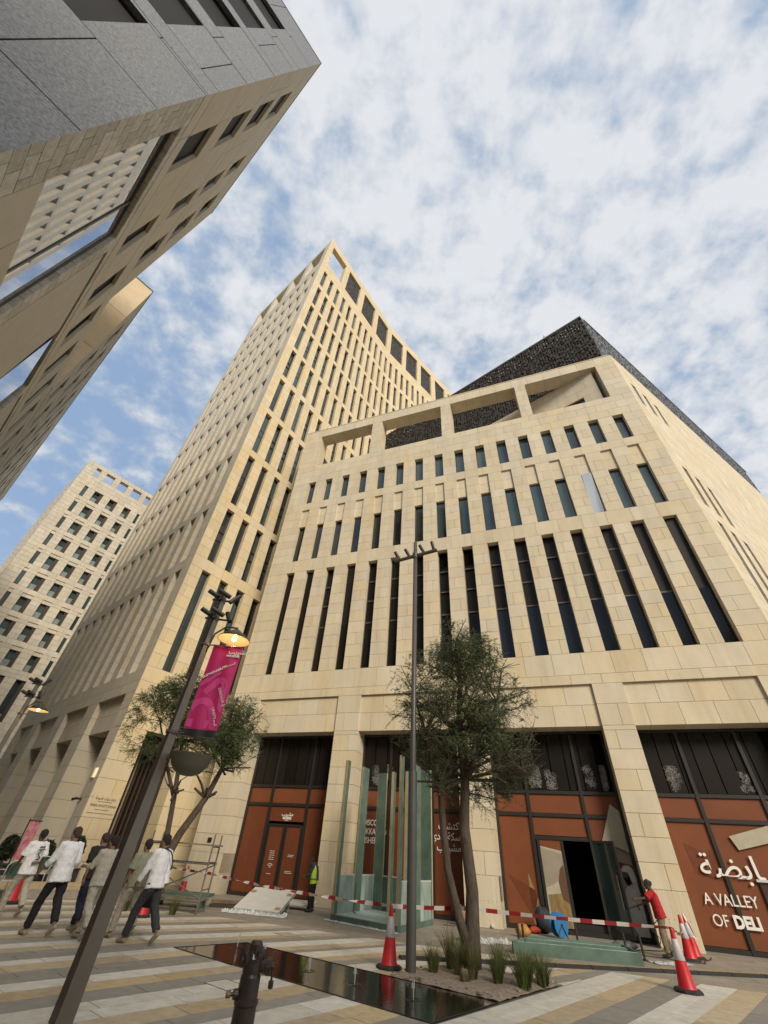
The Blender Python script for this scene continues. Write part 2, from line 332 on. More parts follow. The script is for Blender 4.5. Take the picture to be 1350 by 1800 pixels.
# ------------------------------------------------------------ office building with the slot windows
FA=Fac((10.8436,17.9993),112.6)
UE=6.45
def build_office():
    root=thing('office_building','cream limestone building with tall slot windows, open roof frame and orange shopfronts','building')
    cols=[-18.85+1.563*k for k in range(16)]; ww=.66
    ops=[(a,b,27.8,31.85) for a,b in ((-18.75,-13.52),(-12.6,-7.22),(-6.37,-1.02),(-.2,5.1))]
    nich=[]; wins=[]
    for u in cols:
        ops+= [(u,u+ww,23.3,25.7),(u,u+ww,17.65,20.93),(u,u+ww,9.6,16.68)]
        nich.append((u,u+ww,20.93,22.58,.12))
        wins+= [(u,u+ww,23.3,25.7,1),(u,u+ww,17.65,20.93,2),(u,u+ww,9.6,16.68,3)]
    bays=[(-18.5,-13.55),(-12.25,-7.28),(-5.95,-1.05),(.18,5.1)]
    for a,b in bays:
        ops.append((a,b,0,6.48)); nich.append((a,b,6.48,8.18,.12))
    dep=lambda z: 1.14 if z>27.2 else (1.0 if z<9 else .42)
    sA=stonework(FA,root,-20.4,UE,1.42,32.85,ops,nich,h=.72,bl=1.25,D=dep,g=.014,mit1=.505,rows=[8.6,27.2,6.3])
    # grooved plinths of the piers
    edges=[(-20.4,-18.5)]+[(bays[i][1],bays[i+1][0]) for i in range(3)]+[(5.1,UE)]
    for a,b in edges:
        mb=MB(); n=round((b-a)/.145); w=(b-a)/n
        for zz0,zz1 in ((0,.62),(.64,1.41)):
            for i in range(n):
                e=.017; FA.box(mb,a+i*w+e*(i>0),a+(i+1)*w-e*(i<n-1),zz0,zz1,0,1.0-(.5 if b==UE else 0))
        rp=mb.build('ribbed_plinth',STONE,root); mb=MB()
        FA.box(mb,a+.02,b-.02-(.3 if b==UE else 0),0,1.419,.03,.98-(.5 if b==UE else 0))
        mb.build('plinth_joints',MORTAR,rp)
    for i,(a,b,z0,z1,r) in enumerate(area_rank(wins,FA)):
        if r==3: window(FA,root,a,b,z0,z1,.34,(2.82,4.27,5.66),mat('black_blue_glass',(.008,.012,.018),.12,spec=.28,island=.4) if a>-8 else LOUVRE,LOUVRE,.04)
        elif r==2: window(FA,root,a,b,z0,z1,.30,(),GLASSM if abs(a-cols[13])<.1 else (GLASSB if a>-8 else GLASS),tilt=4 if abs(a-cols[13])<.1 else 0)
        else: window(FA,root,a,b,z0,z1,.30,(),GLASSB)
    # side wall
    fs=Fac(FA.T(UE,0,0)[:2],58.6)
    so=[]
    for k in range(3):
        for z0,z1,o in ((27.3,29.85,1.0),(17.9,21.05,1.35),(9.6,16.95,1.8)): so.append((o+k*1.5,o+k*1.5+.62,z0,z1))
    sB=stonework(fs,root,0,30,0,32.85,so,[],h=.72,bl=1.25,D=lambda z:.42,g=.014,mit0=.505,wallname='side_wall',stuffname='side_stone_courses')
    for a,b,z0,z1 in so: window(fs,root,a,b,z0,z1,.30)
    emit_blocks(root,[sA,sB])
    # cores, floors, roof terrace
    mb=MB()
    def prism(mb,pts,z0,z1):
        n=len(pts); k=len(mb.V); mb.V+= [np.array([p[0],p[1],z0]) for p in pts]+[np.array([p[0],p[1],z1]) for p in pts]
        mb.F.append(tuple(range(k,k+n))); mb.F.append(tuple(range(k+n,k+2*n))); mb.M+=[0]*(n+2)
        for i in range(n): j=(i+1)%n; mb.F.append((k+i,k+j,k+n+j,k+n+i))
    def foot(d0,dA=None):
        return [FA.T(-20.3,d0,0),FA.T(UE-.505*d0-.05,d0,0),fs.T(29.5,d0 if d0<1 else .5,0),fs.T(29.5,18,0),FA.T(-20.3,14,0)]
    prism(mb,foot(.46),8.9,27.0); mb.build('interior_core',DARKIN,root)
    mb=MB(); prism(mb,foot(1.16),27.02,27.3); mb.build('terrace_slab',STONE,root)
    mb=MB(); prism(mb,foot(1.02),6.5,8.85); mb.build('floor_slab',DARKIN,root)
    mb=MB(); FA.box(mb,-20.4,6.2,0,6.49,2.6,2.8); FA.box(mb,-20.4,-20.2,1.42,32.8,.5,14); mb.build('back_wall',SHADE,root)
    one('coping',STONE,root,-20.42,UE-.1,-.02,1.16,32.86,32.95,T=lambda u,d,z:FA.T(u,d,z))
    # stone wall on the terrace, running back along the street
    ft=Fac(FA.T(5.1,.25,0)[:2],-47.6,-1)
    s3=stonework(ft,root,.35,26,27.3,32.0,[(1.5,3.6,27.3,29.4)],[],h=.8,bl=1.5,D=lambda z:.35,g=.012,wallname='terrace_wall',name='terrace_block',stuffname='terrace_courses')
    emit_blocks(root,[s3],budget=0)
    window(ft,root,1.5,3.6,27.35,29.4,.15)
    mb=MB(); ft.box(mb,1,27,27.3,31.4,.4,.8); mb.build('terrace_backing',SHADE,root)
    mb=MB(); FA.box(mb,-20.3,-15.2,27.31,27.9,3.4,3.7); FA.box(mb,-16.2,-15.9,27.31,28.3,1.3,6)
    mb.build('terrace_beam',FRAME,root)
    # shopfronts ---------------------------------------------------------
    ORANGE=mat('orange_brown_film',(.185,.060,.025),.5,noise=.12,nscale=.7,spec=.3)
    ORANGE2=mat('dark_orange_film',(.145,.044,.019),.5,noise=.1,spec=.3)
    CREAMF=mat('cream_print',(.42,.38,.28),.5,noise=.1); CREAM2=mat('grey_beige_print',(.30,.26,.20),.5,noise=.1)
    GHUTRA=mat('white_robe_print',(.62,.60,.55),.5,noise=.12); SKINP=mat('brown_skin_print',(.12,.06,.035),.5)
    WHEAT=mat('wheat_print',(.25,.17,.07),.5,noise=.4,nscale=12,stretch=(1,1,.2)); PATCH=mat('torn_white_film',(.17,.165,.155),.8,noise=.6)
    D0=1.0
    muls={0:(-17.08,-14.98),1:(-10.75,-8.7),2:(-4.55,-2.42),3:(1.68,3.72)}
    for i,(a,b) in enumerate(bays):
        m0,m1=muls[i]
        sf=MB()
        for u in (a+.05,m0,m1,b-.05): FA.box(sf,u-.06,u+.06,.0,6.48,D0-.08,D0+.06)
        for z in (.06,3.42,4.19,6.42): FA.box(sf,a+.11,b-.11,z-.06,z+.06,D0-.06,D0+.04)
        FA.box(sf,a,b,0,.3,D0+.06,D0+.5)
        fr=sf.build('shopfront_frame',FRAME,root)
        # louvre fins above
        for n_ in range(int((b-a)/.62)):
            u=a+.35+n_*.62
            one('louvre_panel',LOUVRE,fr,u-.29,u+.29,D0+.0,D0+.035,4.27,6.35,T=lambda u_,d,z:FA.T(u_,d,z))
        cells=[(a+.11,m0-.06),(m0+.06,m1-.06),(m1+.06,b-.11)]
        for c,(p,q) in enumerate(cells):
            one('film_panel',ORANGE,fr,p,q,D0,D0+.03,3.49,4.12,T=lambda u_,d,z:FA.T(u_,d,z))
            door=(i in (0,2) and c==1)
            one('film_panel',ORANGE if i in (2,3) else ORANGE2,fr,p,q,D0,D0+.03,2.76 if door else .13,3.35,T=lambda u_,d,z:FA.T(u_,d,z)) if not (i==2 and c==2) else one('film_panel',ORANGE,fr,p,q,D0,D0+.03,.13,3.35,T=lambda u_,d,z:FA.T(u_,d,z))
        # torn patches of white film on the lower edge of the louvres
        PT={1:[(a+.8,.25),(a+1.5,.2),(a+3.0,.25)],2:[(-4.15,.27),(-3.5,.24),(-2.0,.26),(-1.42,.12)],3:[(1.1,.27),(3.45,.25)]}.get(i,[])
        for k,(u,hw) in enumerate(PT):
            mb=MB(); rr=random.Random(i*10+k); cs=[(rr.uniform(-hw*.6,hw*.6),rr.uniform(.12,.85),rr.uniform(.10,.24)) for _ in range(6)]; n_=0
            for t in range(1500):
                du=rr.uniform(-hw,hw); dz=rr.uniform(0,1.0)
                w_=max(1-math.hypot((du-c[0])/c[2],(dz-c[1])/(c[2]*1.3)) for c in cs)
                if w_<rr.uniform(-.05,1.15): continue
                r=rr.uniform(.008,.022); n_+=1
                pts=[FA.T(u+du+r*rr.uniform(.4,1.3)*math.cos(2*PI*j/5),D0-.006-(n_%40)*.0002,4.28+dz*.9+r*rr.uniform(.4,1.5)*math.sin(2*PI*j/5)) for j in range(5)]
                mb.poly(pts)
            mb.build('torn_film',PATCH,fr,kind='stuff')
    frames=[o for o in root.children if o.name.startswith('shopfront_frame')]
    f0,f1,f2,f3=frames
    def P(u,z,e=.006): return FA.T(u,D0-e,z)
    # bay 1: double door with prints
    m0,m1=muls[0]
    for k,(p,q) in enumerate(((m0+.1,-16.05),(-16.01,m1-.1))):
        mb=MB(); FA.box(mb,p,p+.09,.12,2.66,D0-.03,D0+.03); FA.box(mb,q-.09,q,.12,2.66,D0-.03,D0+.03); FA.box(mb,p+.09,q-.09,2.56,2.66,D0-.03,D0+.03); FA.box(mb,p+.09,q-.09,.12,.22,D0-.03,D0+.03)
        mb.build('door_leaf',FRAME,f0)
        one('film_panel',ORANGE2,f0,p+.09,q-.09,D0,D0+.02,.22,2.56,T=lambda u_,d,z:FA.T(u_,d,z))
    ar={'msh':'\uFE90\uFEAE\uFEF4\uFEB8\uFEE3'}
    text_mesh('shop_name',ar['msh'],.2,WHITE,f0,FA,-16.03,2.98,D0-.012,.003,'CENTER')
    text_mesh('shop_name','MSHEIREB',.15,WHITE,f0,FA,-16.03,2.84,D0-.012,.004,'CENTER',sx=.72)
    def lines(u,z,w,n,par=f0,dz=.055,d=D0-.04):
        for k in range(n):
            x=u-w/2; r_=random.Random(k+int(z*50)); mb=MB()
            while x<u+w/2: q=r_.uniform(.012,.045); FA.box(mb,x,x+q,z-k*dz,z-k*dz+.02,d,d+.003); x+=q+.012
            mb.build('small_print',WHITE,par,kind='stuff')
    lines(-16.03,2.79,.22,1,d=D0-.012)
    lines(-16.5,1.62,.26,5,dz=.075); lines(-16.5,.82,.24,1)
    for r in (.06,.12,.18):
        mb=MB(); pts=[FA.T(-16.5+r*math.cos(a),D0-.035,1.0+r*math.sin(a)) for a in np.linspace(R(45),R(135),9)]; mb.tube(pts,.010,4); mb.build('wifi_symbol',WHITE,f0)
    lines(-15.5,1.52,.26,2); lines(-15.5,.95,.34,2)
    # bay 2: wall of print with lettering
    text_mesh('window_lettering','DISCOVER\nSIKKAT WADI\nMSHEIREB',.30,WHITE,f1,FA,-12.0,2.78,D0-.02,.004,'LEFT',sx=.8,space=1.05)
    text_mesh('window_lettering','\uFED2\uFEB8\uFE98\uFEDB\uFE8D\n\uFEF1\uFEA9\uFE8D\uFEED \uFE94\uFEDC\uFEB3\n\uFE90\uFEAE\uFEF4\uFEB8\uFEE3',.36,WHITE,f1,FA,-7.5,2.78,D0-.02,.003,'RIGHT',sx=.9)
    # bay 3: prints, dark doorway and the open glass door
    m0,m1=muls[2]
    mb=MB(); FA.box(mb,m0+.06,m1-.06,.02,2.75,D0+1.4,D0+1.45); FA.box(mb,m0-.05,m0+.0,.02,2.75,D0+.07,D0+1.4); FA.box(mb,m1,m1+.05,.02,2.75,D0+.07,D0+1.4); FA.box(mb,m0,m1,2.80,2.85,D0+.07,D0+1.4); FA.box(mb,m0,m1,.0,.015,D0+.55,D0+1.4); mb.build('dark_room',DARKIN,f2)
    mb=MB(); FA.box(mb,m0+.1,m0+.2,.12,2.62,D0-.03,D0+.02); FA.box(mb,-3.56,-3.46,.12,2.62,D0-.03,D0+.02); FA.box(mb,m0+.06,m1-.06,2.62,2.74,D0-.04,D0+.04); mb.build('door_frame',FRAME,f2)
    one('printed_panel',CREAMF,f2,m0+.2,-3.56,D0,D0+.02,.15,2.62,T=lambda u_,d,z:FA.T(u_,d,z))
    def plate(name,pts,m,e,par): 
        mb=MB(); mb.poly([P(u,z,e) for u,z in pts],.003,FA.N); mb.build(name,m,par)
    plate('printed_shape',[(m0+.2,2.62),(-3.56,2.62),(-3.56,2.30),(m0+.2,2.42)],ORANGE,.003,f2)
    plate('printed_shape',[(m0+.2,2.38),(-3.6,2.2),(-3.56,1.6),(m0+.5,1.3),(m0+.2,1.2)],CREAM2,.003,f2)
    plate('printed_shape',[(m0+.25,1.0),(-3.58,1.1),(-3.6,.15),(m0+.3,.15)],WHEAT,.007,f2)
    plate('printed_shape',[(-3.75,1.75),(-3.6,1.9),(-3.57,.8),(-3.8,.9),(-3.85,1.4)],SKINP,.011,f2)
    plate('printed_shape',[(-4.95,1.6),(-4.62,.7),(-4.62,.15),(-4.95,.15)],WHEAT,.004,f2)
    plate('printed_shape',[(-5.7,1.5),(-4.65,1.05),(-4.9,.3),(-5.3,.9)],ORANGE2,.004,f2)
    plate('printed_shape',[(-1.45,3.84),(-1.18,3.62),(-1.18,2.35),(-1.4,2.45),(-1.75,2.55),(-2.04,2.65)],CREAMF,.075,f2)
    plate('printed_shape',[(-1.75,2.53),(-1.4,2.44),(-1.18,2.33),(-1.18,2.0),(-1.7,2.1)],CREAM2,.008,f2)
    plate('printed_shape',[(-2.3,1.9),(-1.18,1.9),(-1.18,.15),(-2.3,.15)],CREAM2,.004,f2)
    # the man in the window print: robe, face, beard and head cloth
    def arc(cx,cz,rx,rz,a0,a1,n=14): return [(cx+rx*math.cos(R(a)),cz+rz*math.sin(R(a))) for a in np.linspace(a0,a1,n)]
    plate('printed_figure',[(-1.62,.35)]+arc(-1.36,1.02,.32,.46,190,40)+[(-1.17,1.2),(-1.17,.15),(-1.5,.15)],GHUTRA,.012,f2)
    plate('printed_figure',arc(-1.45,1.70,.14,.24,0,350,18),SKINP,.016,f2)
    plate('printed_figure',[(-1.59,1.66),(-1.50,1.62),(-1.38,1.72),(-1.36,1.50),(-1.48,1.42)],DARKIN,.020,f2)
    plate('printed_figure',arc(-1.40,1.84,.19,.16,185,0)+[(-1.17,1.7),(-1.17,1.35),(-1.28,1.40),(-1.36,1.62),(-1.40,1.80)],GHUTRA,.024,f2)
    fd=Fac(FA.T(m1-.06,D0-.03,0)[:2],112.6+180+58)
    fd.U=-(FA.U*math.cos(R(62))-FA.N*-math.sin(R(62))) if False else (FA.N*math.sin(R(38))+FA.U*math.cos(R(38))*1); fd.N=np.array([fd.U[1],-fd.U[0],0])
    mb=MB(); W_=.98
    for p,q,z0,z1 in ((0,.07,.1,2.66),(W_-.07,W_,.1,2.66),(.07,W_-.07,2.58,2.66),(.07,W_-.07,.1,.22)): fd.box(mb,p,q,z0,z1,0,.05)
    dl=mb.build('open_door',FRAME,f2)
    mb=MB(); fd.box(mb,.07,W_-.07,.22,2.58,.015,.03); mb.build('door_glass',mat('door_glass',(.02,.035,.035),.05,spec=.8),f2)
    mb=MB(); fd.box(mb,W_-.16,W_-.13,.8,1.7,-.05,-.02); mb.build('door_handle',FRAMEG,f2)
    # bay 4 lettering
    text_mesh('window_lettering','A VALLEY',.42,WHITE,f3,FA,.76,1.14,D0-.085,.002,'LEFT',sx=.86)
    text_mesh('window_lettering','OF',.42,WHITE,f3,FA,.82,.62,D0-.085,.0,'LEFT',sx=.86)
    text_mesh('window_lettering','DELI',.42,WHITE,f3,FA,1.42,.62,D0-.085,.020,'LEFT',sx=.9,)
    text_mesh('window_lettering','\uFE94\uFEC0\uFE91\uFE8E',.86,WHITE,f3,FA,.95,1.86,D0-.085,.006,'LEFT',sx=1.05)
    plate('printed_shape',[(2.2,3.0),(3.5,3.35),(3.5,2.9),(2.35,2.62)],CREAMF,.075,f3)
    plate('printed_shape',[(.7,2.75),(1.3,2.5),(1.62,2.7),(1.62,1.75),(.8,1.9)],ORANGE2,.004,f3)
    # small fittings on the piers
    mb=MB(); FA.box(mb,-19.55,-19.35,1.78,1.95,-.05,-.001); mb.build('socket_box',FRAME,root)
    settle(root,tuple(FA.T(-7,0,0)))
    return fs
FS=build_office()
# ------------------------------------------------------------ perforated dark roof volume
def build_screen():
    root=thing('screen_building','dark perforated metal clad volume rising behind the cream building','building')
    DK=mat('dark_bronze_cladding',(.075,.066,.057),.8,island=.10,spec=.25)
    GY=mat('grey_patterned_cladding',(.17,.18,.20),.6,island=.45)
    LIT=mat('bright_chip',(.60,.52,.36),.5)
    K=(17.697,17.044)
    fl=Fac(K,-47.6,-1); fr=Fac(K,58.6)
    mb=MB(); fl.box(mb,0,25,27.4,43.1,.12,.6); fr.box(mb,.2,34.5,27.4,43.1,.12,.6); mb.build('structure_wall',mat('brown_backing_sheet',(.035,.030,.026),.9,spec=.1),root)
    rr=random.Random(3)
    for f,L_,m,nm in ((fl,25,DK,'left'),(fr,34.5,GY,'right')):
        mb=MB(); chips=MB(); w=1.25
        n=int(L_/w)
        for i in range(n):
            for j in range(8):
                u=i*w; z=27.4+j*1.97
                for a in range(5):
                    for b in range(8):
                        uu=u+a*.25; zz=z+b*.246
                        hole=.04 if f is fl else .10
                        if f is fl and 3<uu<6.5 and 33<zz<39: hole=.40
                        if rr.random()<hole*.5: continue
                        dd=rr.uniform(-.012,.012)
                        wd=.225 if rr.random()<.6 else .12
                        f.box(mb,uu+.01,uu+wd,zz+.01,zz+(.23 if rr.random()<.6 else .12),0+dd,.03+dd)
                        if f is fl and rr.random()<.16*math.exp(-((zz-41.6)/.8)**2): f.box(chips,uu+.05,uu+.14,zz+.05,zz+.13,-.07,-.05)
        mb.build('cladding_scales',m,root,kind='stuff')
        if chips.V: chips.build('shiny_chips',LIT,root,kind='stuff')
    mb=MB(); fl.box(mb,-.0,25,43.1,43.3,-.04,.6); fr.box(mb,.6,34.5,43.1,43.3,-.04,.6); mb.build('parapet_cap',FRAMEG,root)
    mb=MB(); fl.box(mb,3.6,3.63,43.3,44.3,.2,.23); fl.box(mb,3.5,3.75,43.9,43.93,.2,.23); mb.build('antenna',FRAME,root)
    settle(root,(K[0],K[1],27.4))
build_screen()
# ------------------------------------------------------------ hotel tower
def build_tower():
    root=thing('hotel_tower','tall golden limestone hotel tower with a sharp corner and slot windows on every floor','tower')
    Q=(-12.8115,23.9939)
    f4=Fac(Q,37.2); f3=Fac(Q,-47.6,-1); K=f4.T(18.9,0,0)[:2]; f2=Fac(K,46.4)
    tops=[16.2,21.85,28.1,34.35,40.5,46.75,52.95,59.1,65.3,71.5]; bots=[9.3,17.05,22.5,28.85,35.1,41.35,47.5,53.7,59.9,66.4]
    H=84.4
    op4=[(.9,4.45,74.5,82.3)]+[(a,a+3.35,74.5,82.3) for a in (5.5,10.1,14.6)]
    w4=[(.95+1.545*k,.95+1.545*k+.68,b,t) for b,t in zip(bots,tops) for k in range(12)]
    op4=op4+w4+[(1.5,3.9,0,6.2)]
    d4=lambda z: .8 if z>73.8 else (.9 if z<8.5 else .42)
    s4=stonework(f4,root,0,18.9,0,H,op4,[],h=.74,bl=1.3,D=d4,g=.015,m=STONE_T,mit0=1.095,rows=[8.5,73.8])
    op2=[(a,a+3.4,74.5,82.3) for a in (.3,4.8,9.4,14.2,18.8)]
    w2=[(.45+1.545*k,.45+1.545*k+.68,b,t) for b,t in list(zip(bots,tops))[4:] for k in range(14)]
    s2=stonework(f2,root,0,23,30,H,op2+w2,[],h=.74,bl=1.3,D=d4,g=.015,m=STONE_T,rows=[73.8],wallname='rear_wall',stuffname='rear_stone_courses')
    # street side: deep fins
    t3=[16.2,21.8,28.1,34.4,40.5,46.75,52.95,59.1,65.3,71.5]; b3=[9.15,17.05,22.5,28.85,35.1,41.35,47.5,53.7,59.9,66.4]
    w3=[(1.25+1.8*k,1.25+1.8*k+.95,b,t) for b,t in zip(b3,t3) for k in range(11)]
    og=[(1.2+5.3*k,5.0+5.3*k if k<3 else 20.2,0,6.15) for k in range(4)]
    ng=[(a,b,6.15,7.9,.3) for a,b,_,_ in og]
    ot=[(1.25+4.97*k,1.25+4.97*k+3.75,74.9,82.5) for k in range(4)]
    d3=lambda z: 1.12 if z>73.8 else (1.06 if z<8.5 else .85)
    s3=stonework(f3,root,0,20.9,0,83.9,w3+og+ot,ng,h=.74,bl=1.3,D=d3,g=.015,m=STONE_T if 0 else STONE_F2,mit0=1.095,rows=[8.5,73.8],wallname='street_wall',stuffname='street_stone_courses')
    emit_blocks(root,[s4,s2,s3])
    allw=area_rank([(*w,0) for w in w4],f4)
    n=0
    for u0,u1,z0,z1,_ in allw:
        window(f4,root,u0,u1,z0,z1,.33,((z1-z0)*.42,(z1-z0)*.58),GLASSB if random.random()<.6 else GLASS,fw=.05); n+=1
    for u0,u1,z0,z1,_ in area_rank([(*w,0) for w in w2],f2): window(f2,root,u0,u1,z0,z1,.33,((z1-z0)*.42,(z1-z0)*.58),GLASSB,fw=.05)
    mb=MB()
    for u0,u1,z0,z1 in w3:
        f3.box(mb,u0,u1,z0,z1,.80,.84)
    mb.build('street_window_panes',GLASS,root,kind='stuff')
    for k in range(4): one('fin_wall',STONE_F2,root,5.02+5.3*k,6.48+5.3*k if k<3 else 20.85,1.07,2.6,0,6.2,T=lambda u,d_,z:f3.T(u,d_,z))
    # roof screens in the upper openings
    PERF=mat('perforated_roof_screen',(.055,.048,.042),.6,island=.35); rr=random.Random(5)
    for f,ops in ((f4,op4[1:4]),(f2,op2)):
        for u0,u1,z0,z1 in ops:
            mb=MB(); n1=14; n2=30; du=(u1-u0)/n1; dz=(z1-z0)/n2
            for i in range(n1):
                for j in range(n2):
                    if rr.random()<.12: continue
                    e=rr.uniform(0,.05); f.box(mb,u0+i*du+.01,u0+(i+1)*du-.03,z0+j*dz+.01,z0+(j+1)*dz-.03,.30+e,.33+e)
            f.box(mb,u0+.01,u1-.01,z0+.01,z1-.01,.40,.43); mb.build('roof_screen',PERF,root)
    # cores
    def prism(pts,z0,z1,name,m):
        mb=MB(); n=len(pts); mb.V=[np.array([p[0],p[1],z0]) for p in pts]+[np.array([p[0],p[1],z1]) for p in pts]
        mb.F=[tuple(range(n)),tuple(range(n,2*n))]+[(i,(i+1)%n,n+(i+1)%n,n+i) for i in range(n)]; mb.M=[0]*len(mb.F); mb.build(name,m,root)
    a=f4.T(1.1,.46,0); b_=f4.T(18.9,.46,0); c=f2.T(22.9,.46,0); d=f2.T(22.9,9,0); e=f3.T(20.7,9,0); g=f3.T(20.7,.9,0); h=f3.T(1.1,.9,0)
    prism([h,f4.T(1.1,.9,0),a,b_,c,d,e,g],8.9,73.9,'interior_core',DARKIN)
    prism([f3.T(1.3,1.1,0),f4.T(1.3,1.1,0),f4.T(18.9,1,0),c,d,e,f3.T(20.7,1.2,0)],73.6,74.3,'roof_slab',STONE_T)
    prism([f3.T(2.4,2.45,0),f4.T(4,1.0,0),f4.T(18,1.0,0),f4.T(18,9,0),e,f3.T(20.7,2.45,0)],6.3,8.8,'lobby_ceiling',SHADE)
    one('end_wall',STONE_T,root,20.9,21.3,.02,9,0,83.8,T=lambda u,d_,z:f3.T(u,d_,z))
    # colonnade back wall and the dark entrance
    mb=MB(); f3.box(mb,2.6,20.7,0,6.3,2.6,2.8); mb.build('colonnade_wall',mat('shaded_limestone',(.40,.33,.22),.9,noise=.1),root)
    WOOD=mat('dark_wood_slats',(.045,.028,.018),.6,island=.3)
    mb=MB(); f4.box(mb,1.3,4.1,0,6.25,3.0,3.1); mb.build('entrance_back',DARKIN,root)
    for k in range(9): one('entrance_slat',WOOD,root,1.62+k*.26,1.72+k*.26,2.2,2.4,0,6.2,T=lambda u,d_,z:f4.T(u,d_,z))
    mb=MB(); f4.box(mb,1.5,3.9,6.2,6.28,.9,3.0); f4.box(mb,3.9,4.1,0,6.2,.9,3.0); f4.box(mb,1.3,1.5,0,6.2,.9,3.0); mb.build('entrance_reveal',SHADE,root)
    # name plate, wall light, camera
    SIG=mat('engraved_bronze',(.07,.05,.035),.5)
    one('name_plate',STONE_T,root,.16,1.42,-.03,-.002,2.5,3.25,T=lambda u,d_,z:f4.T(u,d_,z))
    text_mesh('hotel_name','PARK HYATT DOHA',.135,SIG,root,f4,.79,2.74,-.036,.001,'CENTER')
    text_mesh('hotel_name','\uFE94\uFEA3\uFEEE\uFEAA\uFEDF\uFE8D \uFE95\uFE8E\uFEF4\uFEA3 \uFEDA\uFEAD\uFE8E\uFE91',.14,SIG,root,f4,.79,3.02,-.036,.001,'CENTER')
    for z,w in ((2.93,.36),(2.62,.34)): one('name_plate_rule',SIG,root,.79-w,.79+w,-.034,-.031,z,z+.018,T=lambda u,d_,z_:f4.T(u,d_,z_))
    one('wall_light',mat('lit_lantern',(.8,.7,.5),.5,emit=(1,.75,.4),estr=.35),root,.42,.60,-.10,-.002,3.85,4.25,T=lambda u,d_,z:f3.T(u,d_,z))
    mb=MB(); f3.box(mb,.85,.93,2.95,3.03,-.25,-.002); mb.bar(f3.T(.9,-.22,3.0),f3.T(.7,-.45,2.93),.09,.09); mb.build('security_camera',FRAME,root)
    settle(root,(Q[0],Q[1],0))
    return f4,f3
STONE_F2=mat('unlit_side_limestone',(.58,.52,.41),.85,noise=.07,island=.045,stain=.4,bump=.2,nscale=1.1,bscale=20,stretch=(1,1,.4))  # tower stone greyed for the side away from the sun; shade in the colour
F4,F3=build_tower()
# ------------------------------------------------------------ far apartment tower
def build_far():
    root=thing('apartment_tower','pale stone apartment tower at far left with recessed windows and open slots along its top','tower')
    k=1.3; a0=R(-45.55); o=(60*k*math.sin(a0),60*k*math.cos(a0)); f=Fac(o,42); zf=lambda z:(z-1.65)*k+1.65
    cols=[(1.36,1.82),(2.74,3.88),(4.82,5.88),(6.92,7.88),(8.83,9.22),(10.3,11.3)]
    ops=[];wins=[]
    for r in range(9):
        zt=zf(38.9-2.77*r)
        for i,(a,b) in enumerate(cols):
            w=(a*k,b*k,zt-2.3,zt); ops.append(w); wins.append((*w,i))
    for r in range(2):
        zt=zf(14.1-6.5*r)
        for i,(a,b) in enumerate(cols): w=(a*k,b*k,zt-5.3,zt); ops.append(w); wins.append((*w,i))
    for a,b in ((1.28,1.93),(2.7,3.92),(4.67,5.9),(6.65,7.95),(8.65,9.4)): ops.append((a*k,b*k,zf(40.85),zf(42.4)))
    nich=[(a*k,b*k,zf(38.9-2.77*r),zf(38.9-2.77*r)+.55,.12) for r in range(1,9) for i,(a,b) in enumerate(cols)]
    H=zf(43.02)
    s1=stonework(f,root,0,16,0,H,ops,nich,h=.75,bl=1.3,D=lambda z:.9 if z>zf(39.6) else .75,g=.03,m=STONE_F,mit0=1,rows=[zf(39.6)])
    fl=Fac(o,-48,-1)
    o2=[(1.5+2.2*i,1.5+2.2*i+1.1,zf(38.9-2.77*r)-2.3,zf(38.9-2.77*r)) for i in range(9) for r in range(12)]
    s2=stonework(fl,root,0,22,0,H,o2,[],h=.75,bl=2.2,D=lambda z:.6,g=.03,m=STONE_F,mit0=1,wallname='side_wall',stuffname='side_stone_courses')
    emit_blocks(root,[s1,s2],300)
    FROST=mat('frosted_balcony_glass',(.20,.25,.23),.3,noise=.5,nscale=9)
    for a,b,z0,z1,i in wins:
        w=window(f,root,a,b,z0,z1,.22 if i in (0,4) else .6,(),GLASSB,fw=.06)
        if i not in (0,4):
            mb=MB(); mb.box(.05,(b-a)*.62,-.30,-.27,.05,.95); p=mb.build('balcony_glass',FROST,w)
            mb=MB(); mb.box((b-a)*.66,b-a,-.35,.0,0,z1-z0); mb.build('brown_shutter',mat('brown_shutter',(.045,.03,.02),.7),w)
    mb=MB()
    for a,b,z0,z1 in o2: fl.box(mb,a,b,z0,z1,.5,.55)
    mb.build('side_window_panes',GLASS,root,kind='stuff')
    mb=MB(); f.box(mb,.9,15.9,.1,zf(39.5),.85,14); mb.build('interior_core',DARKIN,root)
    mb=MB(); f.box(mb,.95,15.9,zf(39.6),zf(39.75),.95,14); mb.build('roof_slab',STONE_F,root)
    mb=MB(); f.box(mb,4.3,4.5,zf(39.75),zf(41.6),3,3.2); f.box(mb,6.9,7.1,zf(39.75),zf(41.9),3,3.2); f.box(mb,6.4,7.8,zf(41.1),zf(41.5),3.2,3.5); f.box(mb,3.9,5,zf(41.0),zf(41.3),3.2,3.4); mb.build('roof_equipment',FRAMEG,root)
    mb=MB(); f.box(mb,9.9,9.95,H,H+2.2,1,1.05); mb.build('antenna',FRAMEG,root)
    settle(root,(o[0],o[1],0))
build_far()
